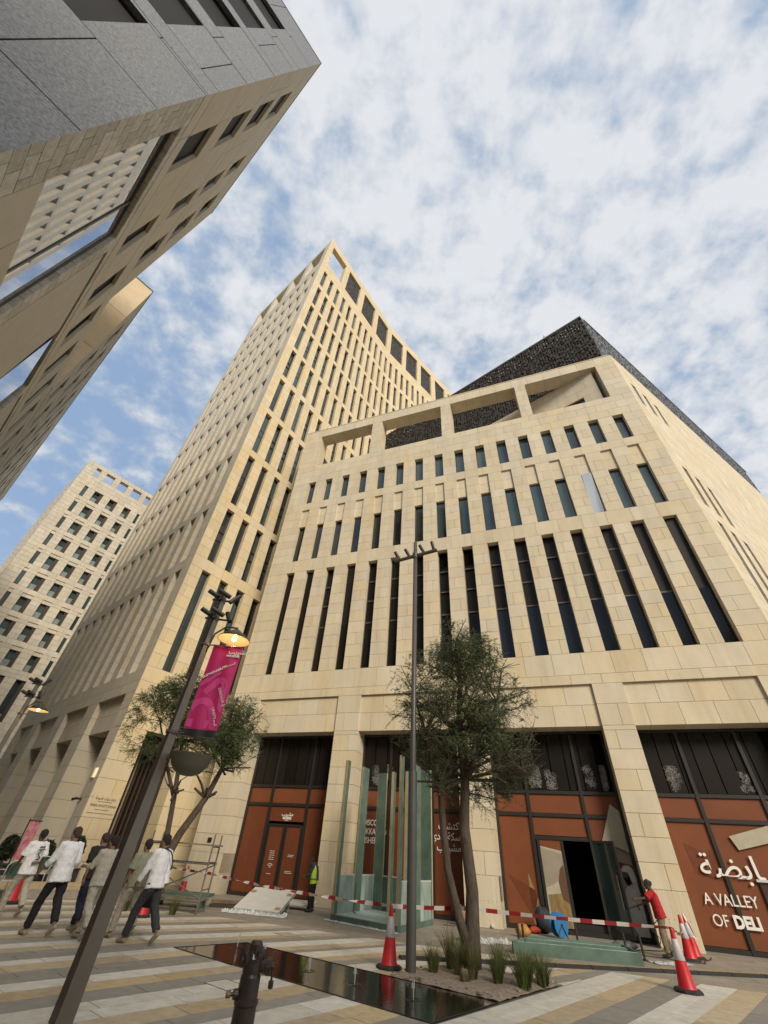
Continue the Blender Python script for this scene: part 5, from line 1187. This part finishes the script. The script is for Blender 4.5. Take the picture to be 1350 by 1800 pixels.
    mb.build('board_frame',FRAME,t); mb=MB(); mb.box(-.1,1.0,-.09,.09,1.801,1.87); mb.build('white_cap',PLAS,t)
def MAT(n): return MATS[n]
site_things()
# ------------------------------------------------------------ cafe corner by the colonnade
def cafe():
    WH=mat('white_metal_tube',(.55,.55,.52),.4); GRN=mat('dark_green_cushion',(.03,.085,.055),.8); CUSH=mat('beige_cushion',(.40,.36,.28),.85)
    def chair(x,y,rz,label):
        t=thing('cafe_chair',label,'chair',(x,y,0),rz,'white cafe chairs at the left edge')
        for sx in (-.24,.24):
            for sy in (-.22,.24): mb=MB(); mb.tube([(sx*1.12,sy*1.1,0),(sx,sy,.44)],.014,6); mb.build('leg',WH,t)
        mb=MB(); mb.box(-.26,.26,-.24,.26,.42,.45); mb.build('seat',WH,t); mb=MB(); mb.box(-.24,.24,-.22,.24,.452,.53); mb.build('cushion',CUSH,t)
        mb=MB(); mb.tube([(-.27,-.24,.45),(-.29,-.30,.80),(-.20,-.34,.92),(.20,-.34,.92),(.29,-.30,.80),(.27,-.24,.45)],.016,8); mb.build('back_frame',WH,t,smooth=True)
        mb=MB(); mb.box(-.22,.22,-.33,-.29,.55,.86); mb.build('back_pad',GRN,t)
        for sx in (-1,1): mb=MB(); mb.tube([(sx*.28,-.28,.70),(sx*.30,.18,.68),(sx*.26,.24,.45)],.014,6); mb.build('arm',WH,t,smooth=True)
    p=gp(20,1572); chair(p[0]-.1,p[1],R(150),'white metal cafe chair with green back pad nearest the leftmost walker')
    p=gp(3,1580); chair(p[0]-.1,p[1]-.1,R(60),'white metal cafe chair at the very left edge')
    p=gp(40,1563); chair(p[0],p[1]+.7,R(190),'white metal cafe chair behind the leftmost walker')
    # pink hanging flag on a black stand
    p=gp(-6,1560); t=thing('feather_flag','red and pink cloth hanging from a black stand at the left edge','flag',(p[0],p[1],0),R(30))
    mb=MB(); mb.tube([(0,0,0),(0,0,2.05)],.025,8); mb.lathe([(.25,0),(.25,.04),(.05,.06)],n=14); mb.tube([(0,0,2.0),(.45,0,2.0)],.02,8); mb.build('stand',ROD,t)
    V=[];F=[];n=24;m_=14
    for i in range(n+1):
        for j in range(m_+1): V.append((.04+.38*j/m_-.08*(i/n)**2*j/m_,.05*math.sin(j*1.3+i*.12),1.98-1.2*i/n))
    for i in range(n):
        for j in range(m_): k=i*(m_+1)+j; F.append((k,k+1,k+m_+2,k+m_+1))
    mesh_obj('cloth',V,F,mat('red_pink_cloth',(.50,.05,.10),.7,noise=.5,nscale=5,col2=(.62,.40,.42)),t,smooth=True)
    # planters
    BUSH=mat('dark_bush_leaves',(.022,.040,.014),.6,noise=.4,island=.5)
    def planter(x,y,label,h=1.0):
        t=thing('planter',label,'planter',(x,y,0)); mb=MB(); mb.box(-.35,.35,-.35,.35,0,.55); mb.box(-.38,.38,-.38,.38,.551,.60); mb.build('box',mat('dark_planter_box',(.06,.055,.05),.7),t)
        r=np.random.default_rng(int(abs(x)*10)); n=2600; c=r.normal(0,1,(n,3)); c/=np.linalg.norm(c,axis=1)[:,None]; c*=(r.uniform(.3,1,(n,1))**.5)*np.array([.34,.34,h*.42]); c+=np.array([0,0,.6+h*.5]); a=r.normal(0,.045,(n,3)); b=r.normal(0,.022,(n,3))
        V=np.stack([c-a,c-b,c+a,c+b],1).reshape(-1,3); F=[(4*i,4*i+1,4*i+2,4*i+3) for i in range(n)]; mesh_obj('foliage',V,F,BUSH,t,kind='stuff')
        mb=MB()
        for k in range(6): a_=k*1.05; mb.tube([(0,0,.5),(.12*math.cos(a_),.12*math.sin(a_),.9),(.3*math.cos(a_),.3*math.sin(a_),.6+h*.8)],[.02,.014,.006],5)
        mb.build('stems',BARK,t)
    p=gp(52,1556); planter(p[0],p[1],'planter with a dark green bush behind the leftmost walker',.9)
    p=gp(104,1560); planter(p[0],p[1],'planter with a tall dark bush between the two leftmost walkers',1.15)
    p=gp(-16,1552); planter(p[0],p[1],'leafy planter at the left edge beside the first colonnade pier',1.0)
    # low stone ledges
    for k,(x0,y0,x1,y1,h,lb) in enumerate(((-12.6,17.6,-8.9,21.0,.16,'long low stone ledge crossing behind the walkers, front one'),(-12.9,18.2,-9.5,21.4,.32,'second higher stone ledge right behind the front one'))):
        mb=MB(); mb.bar((x0,y0,h/2),(x1,y1,h/2),.55,h); tag(mb.build('stone_ledge',PGREY if k==0 else PTAN),lb,'ledge','stone ledges behind the walkers')
cafe()
# ------------------------------------------------------------ people
def solid(mb,voxel,smooth=4,fold=0,fscale=.12,name='body',m=None,parent=None):
    me=bpy.data.meshes.new('t'); me.from_pydata([tuple(v) for v in mb.V],[],mb.F); o=bpy.data.objects.new('t',me); C.objects.link(o)
    md=o.modifiers.new('r','REMESH'); md.mode='VOXEL'; md.voxel_size=voxel; md.use_smooth_shade=True
    if smooth: sm=o.modifiers.new('s','SMOOTH'); sm.factor=.5; sm.iterations=smooth
    if fold:
        tx=bpy.data.textures.get('fold%g'%fscale) or bpy.data.textures.new('fold%g'%fscale,'CLOUDS'); tx.noise_scale=fscale; tx.noise_depth=1
        dm=o.modifiers.new('d','DISPLACE'); dm.texture=tx; dm.strength=fold; dm.mid_level=.5
    dg=bpy.context.evaluated_depsgraph_get(); nm=bpy.data.meshes.new_from_object(o.evaluated_get(dg)); bpy.data.objects.remove(o); bpy.data.meshes.remove(me)
    nm.materials.clear(); nm.materials.append(m); nm.name=name
    r=bpy.data.objects.new(name,nm); C.objects.link(r); r.parent=parent; return r
SKINL=mat('light_brown_skin',(.30,.17,.11),.55); SKIND=mat('dark_brown_skin',(.085,.045,.028),.5); SKINM=mat('tanned_skin',(.22,.12,.075),.55)
def person(label,x,y,heading,h,stride,skin,hair,shirt,trouser,shoes,sleeve='short',arms=((0,.15,.10),(0,.15,.10)),hem=.83,lean=.03,hairc=(.018,.013,.010),bow=0,loose=.03,cap=False,vest=None,group='people walking away across the striped paving'):
    """heading: compass angle the figure faces; stride: +1 = left foot ahead; arms: per side (swing forward, elbow bend, spread)"""
    s=h/1.75; t=thing('person',label,'person',(x,y,0),0,group); t.rotation_euler=(0,0,-R(heading)); t.scale=(s,s,s)
    hz=.93-.03*abs(stride)
    J={}
    for k,sg in (('L',-1),('R',1)):
        f=stride*(1 if k=='L' else -1)
        fy=.30*f if f>0 else .34*f
        an=np.array([sg*.10,fy,.085 if f>=0 else .085+.11*min(1,-f*1.2)])
        hp=np.array([sg*.095,0,hz]); kn=(hp+an)/2+np.array([sg*.01,.05 if f>=0 else .09*abs(f)+.02,.015])
        J[k]=(hp,kn,an,f)
    ly=lambda z: (z-hz)*lean*2.2                                   # lean forward with height
    sh={}
    for i,(k,sg) in enumerate((('L',-1),('R',1))):
        sw,eb,spd=arms[i]; p=np.array([sg*.185,ly(1.42),1.42])
        d=np.array([sg*(.10+spd*.6),math.sin(sw),-math.cos(sw)]); d/=np.linalg.norm(d); e=p+d*.29
        d2=np.array([sg*(.03+spd*.3),math.sin(sw+eb),-math.cos(sw+eb)]); d2/=np.linalg.norm(d2); w=e+d2*.25
        sh[k]=(p,e,w,d2,sg)
    hd=np.array([0,ly(1.60)+.014+bow*.10,1.612-bow*.05]); nk=np.array([0,ly(1.47),1.46])
    # body
    b=MB()
    b.tube([(0,ly(.86),.84),(0,ly(.93),.93),(0,ly(1.05),1.05),(0,ly(1.2),1.20),(0,ly(1.33),1.33),(0,ly(1.42),1.42),(0,ly(1.46),1.47)],[(.09,.13),(.11,.165),(.095,.14),(.105,.155),(.11,.175),(.08,.15),(.05,.065)],16)
    b.tube([nk-[0,0,.03],nk+[0,.0,.04],hd-[0,.01,.06]],[.066,.060,.062],12)
    b.lathe([(0,-.125),(.05,-.115),(.072,-.085),(.082,-.03),(.085,.02),(.080,.065),(.052,.10),(.02,.118),(0,.12)],hd,18)
    V0=len(b.V); b.tube([hd+[0,-.03,.01],hd+[0,.03,.0]],[(.085,.068),(.075,.06)],14)
    b.tube([hd+[0,.075,-.005],hd+[0,.10,-.025]],[.012,.016],6); b.tube([hd+[-.03,.07,-.06],hd+[.03,.07,-.06]],[.012,.012],6); b.tube([hd+[0,.05,-.105],hd+[0,.068,-.10]],[.028,.02],8)
    for sg in (-1,1): b.tube([hd+[sg*.074,-.0,-.03],hd+[sg*.086,-.012,.02]],[(.012,.022),(.010,.022)],8)
    for k in 'LR':
        p,e,w,d2,sg=sh[k]
        b.tube([p+[-sg*.04,0,.0],p,(p+e)/2,e,(e+w)/2,w],[.05,.052,.043,.037,.035,.026],12)
        # hand: palm, four fingers, thumb
        side=np.array([0,1,0])-d2*d2[1]; side/=np.linalg.norm(side); nrm=np.cross(d2,side)
        pc=w+d2*.045; b.tube([w,w+d2*.03,pc+d2*.035],[(.020,.026),(.016,.038),(.014,.038)],10)
        for q,(o_,L_) in enumerate(((.028,.065),(.010,.075),(-.009,.070),(-.027,.055))):
            s0=pc+d2*.03+side*o_; cv=-nrm*sg*.012*(1)
            b.tube([s0,s0+d2*L_*.5+cv*.5,s0+d2*L_*.95+cv*1.8],[.0095,.009,.0075],7)
        b.tube([w+d2*.025+side*.025,w+d2*.055+side*.05,w+d2*.085+side*.058],[.013,.011,.009],7)
        hp,kn,an,f=J[k]
        b.tube([hp+[0,0,.03],hp-[0,0,.05],(hp+kn)/2,kn,(kn*.6+an*.4),an],[.09,.085,.072,.052,.052,.035],12)
        b.tube([an,an-[0,.02,.04] if f>=0 else an-[0,.05,.03],an+[0,.10,-.055] if f>=0 else an+[0,.06,-.09]],[.038,.038,.028],10)
    solid(b,.011,2,name='body',m=skin,parent=t)
    # hair or cap
    hb=MB(); hb.lathe([(0,.122),(.05,.116),(.082,.090),(.097,.05),(.098,.0),(.092,-.04),(.074,-.075),(.0,-.08)],hd+[0,-.016,.004],18)
    hb.tube([hd+[0,-.05,.03],hd+[0,.02,.08]],[(.075,.086),(.05,.075)],14)
    hm=mat('hair_%.3f'%hairc[0],hairc,.75,noise=.4,nscale=60,bump=.6,bscale=120)
    for i,v in enumerate(hb.V):                                    # keep the face free
        rel=v-hd
        if rel[1]>.025 and rel[2]<.065: v[1]=hd[1]+.025+(rel[1]-.025)*.05
        if abs(rel[0])>.06 and rel[2]<-.02: v[0]=hd[0]+math.copysign(.055,rel[0])
    solid(hb,.011,1,.006,.03,'hair' if not cap else 'cap',hm if not cap else mat('black_cap_cloth',(.015,.015,.018),.8),t)
    if cap:
        c=MB(); c.tube([hd+[0,-.07,.045],hd+[0,-.15,.03]],[(.012,.07),(.006,.05)],10); solid(c,.01,1,name='cap_brim',m=MATS['black_cap_cloth'],parent=t)
    # shirt
    c=MB(); q=loose
    c.tube([(0,ly(hem)-.005,hem),(0,ly(.93),.93),(0,ly(1.08),1.08),(0,ly(1.22),1.22),(0,ly(1.34),1.34),(0,ly(1.425),1.425),(0,ly(1.46),1.475)],
        [(.138+q,.196+q),(.130+q,.183+q),(.115+q,.165+q),(.118+q,.172+q*.8),(.122+q*.5,.192),(.100,.175),(.078,.092)],22)
    for k in 'LR':
        p,e,w,d2,sg=sh[k]
        if sleeve=='short': c.tube([p+[-sg*.06,0,.0],p+[sg*.005,0,.0],p+(e-p)*.5,e*.9+p*.1],[.075,.078,.076+q*.4,.080+q*.6],12)
        else: c.tube([p+[-sg*.06,0,.0],p+[sg*.005,0,0],p+(e-p)*.5,e,(e+w)/2,w*(.95 if sleeve=='long' else .45)+e*(.05 if sleeve=='long' else .55)],[.075,.076,.070,.064,.058,.048+q*.3],12)
    so=solid(c,.014,3,.028,.09,'shirt',shirt,t)
    # trousers
    c=MB(); c.tube([(0,ly(1.0),1.0),(0,0,.93),(0,-.01,.84)],[(.115,.165),(.125,.178),(.115,.17)],18)
    for k in 'LR':
        hp,kn,an,f=J[k]; c.tube([hp+[0,0,.02],hp-[0,0,.08],(hp+kn)/2,kn,(kn+an)/2,an+(kn-an)*.06],[.106,.105,.097,.084,.077,.072],14)
    solid(c,.014,2,.026,.08,'trousers',trouser,t)
    for k in 'LR':
        hp,kn,an,f=J[k]; c=MB()
        if f>=0: z=an[2]-.085; pts=[an+[0,-.06,-.045],an+[0,.03,-.04],an+[0,.11,-.055],an+[0,.175,-.062]]
        else:
            a_=R(38)*min(1,abs(f)); pts=[an+np.array([0,y_*math.cos(a_)+z_*math.sin(a_),z_*math.cos(a_)-y_*math.sin(a_)]) for y_,z_ in ((-.06,-.045),(.03,-.04),(.11,-.055),(.175,-.062))]
        lo=min(p[2] for p in pts)-.032
        pts=[p-[0,0,lo] for p in pts] if f<0 else [p-[0,0,lo] for p in pts]
        c.tube(pts,[(.038,.036),(.048,.042),(.034,.045),(.022,.034)],12); solid(c,.010,1,name='shoe',m=shoes,parent=t)
    return t,hd,sh,J,so
cloth=lambda n,c,r=.85: mat(n,c,r,noise=.10,nscale=9)
WSH=cloth('white_tee_cloth',(.78,.77,.77)); WL=cloth('white_linen',(.76,.76,.79)); WK=cloth('white_knit',(.82,.82,.84)); BK=cloth('black_tee_cloth',(.014,.014,.016)); BG=cloth('beige_knit',(.44,.41,.34)); OLV=cloth('pale_olive_tee',(.27,.28,.20))
CRM=mat('cream_mottled_trousers',(.42,.39,.32),.85,noise=.25,nscale=14); BLKT=cloth('black_trousers',(.010,.011,.014)); JEAN=cloth('dark_blue_jeans',(.018,.026,.048)); CHAR=cloth('charcoal_trousers',(.035,.037,.042)); KHK=cloth('khaki_trousers',(.20,.155,.10))
SHL=mat('pale_trainers',(.30,.27,.21),.7,noise=.2); SHB=mat('black_shoes',(.02,.02,.02),.5)
t,hd,sh,J,so=person('person in a white t-shirt with a black back print and cream trousers, leftmost walker',-8.55,14.6,-62,1.74,.8,SKIND,1,WSH,CRM,SHL,'short',((.25,.2,.15),(-.15,.2,.18)),.80,.02,loose=.03)
BP=mat('black_shirt_print',(.02,.02,.022),.8); RP=mat('faded_red_shirt_print',(.25,.08,.07),.8)
fb=type('P',(),{})()
class Back:                                          # a plane just behind the back of the leftmost walker
    sgn=1
    def __init__(s,y): s.U=np.array([1.0,0,0]); s.N=np.array([0,-1.0,0]); s.y=y
    def T(s,u,d,z): return np.array([u,s.y-0+d,z])
bk=Back(-.19)
mb=MB()
for x_,z_,h_ in [(-.06+.028*k,1.36,.045) for k in range(5)]+[(-.10+.030*k,1.04,.06) for k in range(7)]:
    mb.tube([(x_,-.19,z_-h_/2),(x_+.008,-.19,z_+h_/2)],[.011,.009],6)
mb.build('back_print',BP,t)
mb=MB()
for a_,b_,r in (((-.09,-.19,1.30),(.10,-.19,1.32),.010),((.0,-.19,1.30),(-.03,-.19,1.20),.010),((-.03,-.19,1.20),(.05,-.188,1.14),.010),((.05,-.19,1.14),(-.04,-.185,1.10),.010),((-.02,-.19,1.24),(-.09,-.187,1.21),.008)): mb.tube([a_,b_],r,6)
mb.build('back_print',BP,so.parent); 
mb=MB(); mb.tube([(-.05,-.183,1.11),(.04,-.183,1.10)],.010,6); mb.build('back_print_red',RP,t)
person('person in a white linen shirt and black trousers, second walker from the left',-6.55,12.5,-60,1.82,.85,SKINM,1,WL,BLKT,SHL,'elbow',((.30,.5,.25),(-.20,.75,.12)),.80,.05,hairc=(.05,.032,.02),loose=.03)
person('person in a black t-shirt and dark blue jeans half hidden between two others',-6.2,13.25,-58,1.76,-.7,SKINM,1,BK,JEAN,SHL,'short',((-.35,.2,.05),(.4,.5,.10)),.86,.06,hairc=(.04,.026,.018))
person('person in a loose beige top and cream trousers just left of the leaning lamp post',-5.6,12.4,-60,1.72,-.8,SKINM,1,BG,CRM,SHL,'elbow',((.45,1.1,.12),(-.3,.3,.14)),.84,.03,loose=.035)
person('person in a pale olive t-shirt walking behind the leaning lamp post',-5.02,12.95,-60,1.70,.7,SKINM,1,OLV,CRM,SHL,'short',((.1,.2,.10),(-.05,.15,.12)),.84,.02)
t,hd,sh,J,so=person('person in a white long sleeved top with a black cross strap and charcoal trousers',-4.42,12.45,-66,1.81,.95,SKINM,1,WK,CHAR,SHL,'long',((.30,.15,.12),(-.25,.1,.08)),.83,.04,hairc=(.02,.013,.01),loose=.02)
mb=MB()
pts=[(-.05,-.02,1.50),(.05,-.125,1.44),(.10,-.15,1.36),(.15,-.16,1.26),(.20,-.13,1.16),(.215,-.05,1.10)]
mb.tube(pts,[(.005,.016)]*len(pts),6); mb.build('cross_strap',BP,t)
mb=MB(); mb.tube([(.215,-.02,1.13),(.225,.02,.96)],[(.03,.07),(.03,.07)],10); mb.build('small_bag',BP,t)
mb=MB(); c0=np.array([-4.65,13.05,.62]); mb.tube([c0+[0,0,.14],c0+[0,0,.08],c0-[0,0,.12]],[(.04,.10),(.07,.15),(.07,.14)],10); mb.tube([c0+[-.08,0,.12],c0+[0,0,.24],c0+[.08,0,.12]],.01,6)
tag(mb.build('hand_bag',BP,smooth=True),'small black bag carried by the person in pale olive','bag')
RED=cloth('red_tee_cloth',(.36,.010,.016)); NVY=cloth('navy_shirt_cloth',(.02,.035,.06))
t,hd,sh,J,so=person('worker in red t-shirt and black cap reaching to the shop frame by the right pier',9.05,16.45,-72,1.68,.25,SKIND,1,RED,KHK,SHB,'short',((1.05,.35,.02),(.55,.7,.05)),.84,.06,cap=True,bow=.3,group='workers in front of the shops')
p,e,w,d2,sg=sh['R']; mb=MB(); mb.tube([w+d2*.06,w+d2*.36],.018,8); mb.tube([w+d2*.06,w+d2*.05-np.array([0,0,.12])],.02,8); mb.build('sprayer',ROD,t)
t,hd,sh,J,so=person('worker in a yellow high visibility vest standing with head bowed beside the brown door',-1.57,21.0,-80,1.58,.12,SKIND,1,NVY,BLKT,SHB,'elbow',((.35,.9,.03),(.3,.9,.03)),.92,.06,bow=.8,group='workers in front of the shops')
VY=mat('yellow_vest_cloth',(.42,.62,.03),.7,emit=None); c=MB(); ly=lambda z:(z-.92)*.132
c.tube([(0,ly(.9),.86),(0,ly(1.08),1.08),(0,ly(1.22),1.22),(0,ly(1.34),1.34),(0,ly(1.42),1.43),(0,ly(1.45),1.47)],[(.165,.225),(.155,.205),(.158,.205),(.150,.195),(.11,.145),(.075,.09)],20); v=solid(c,.014,3,.015,.1,'vest',VY,t)
mb=MB(); mb.lathe([(1,-.02),(1,.02)],n=4) if 0 else None
SIL=mat('grey_reflective_band',(.12,.13,.12),.4)
c=MB(); c.tube([(0,ly(1.02),.99),(0,ly(1.04),1.04)],[(.170,.224),(.168,.222)],20); solid(c,.012,2,.015,.1,'reflective_band',SIL,t)
# ------------------------------------------------------------ the other side of the street, met only as reflections and shade
def behind():
    t=thing('rear_building','plain pale office block across the street behind the viewer','building',(0,-14,0))
    f=Fac((14,-24),112.6+180); f=Fac(FA.T(26,-38,0)[:2],292.6)
    ops=[(1+3.2*i,2.6+3.2*i,3.4+4*j,6.2+4*j) for i in range(14) for j in range(5)]
    s=stonework(f,t,0,46,0,24,ops,[],h=2,bl=3.2,D=lambda z:.4,g=.03,m=STONE_F); emit_blocks(t,[s],0)
    mb=MB(); f.box(mb,.5,45.5,0,23.8,.36,12); mb.build('interior_core',DARKIN,t)
    settle(t,(0,0,0))
behind()
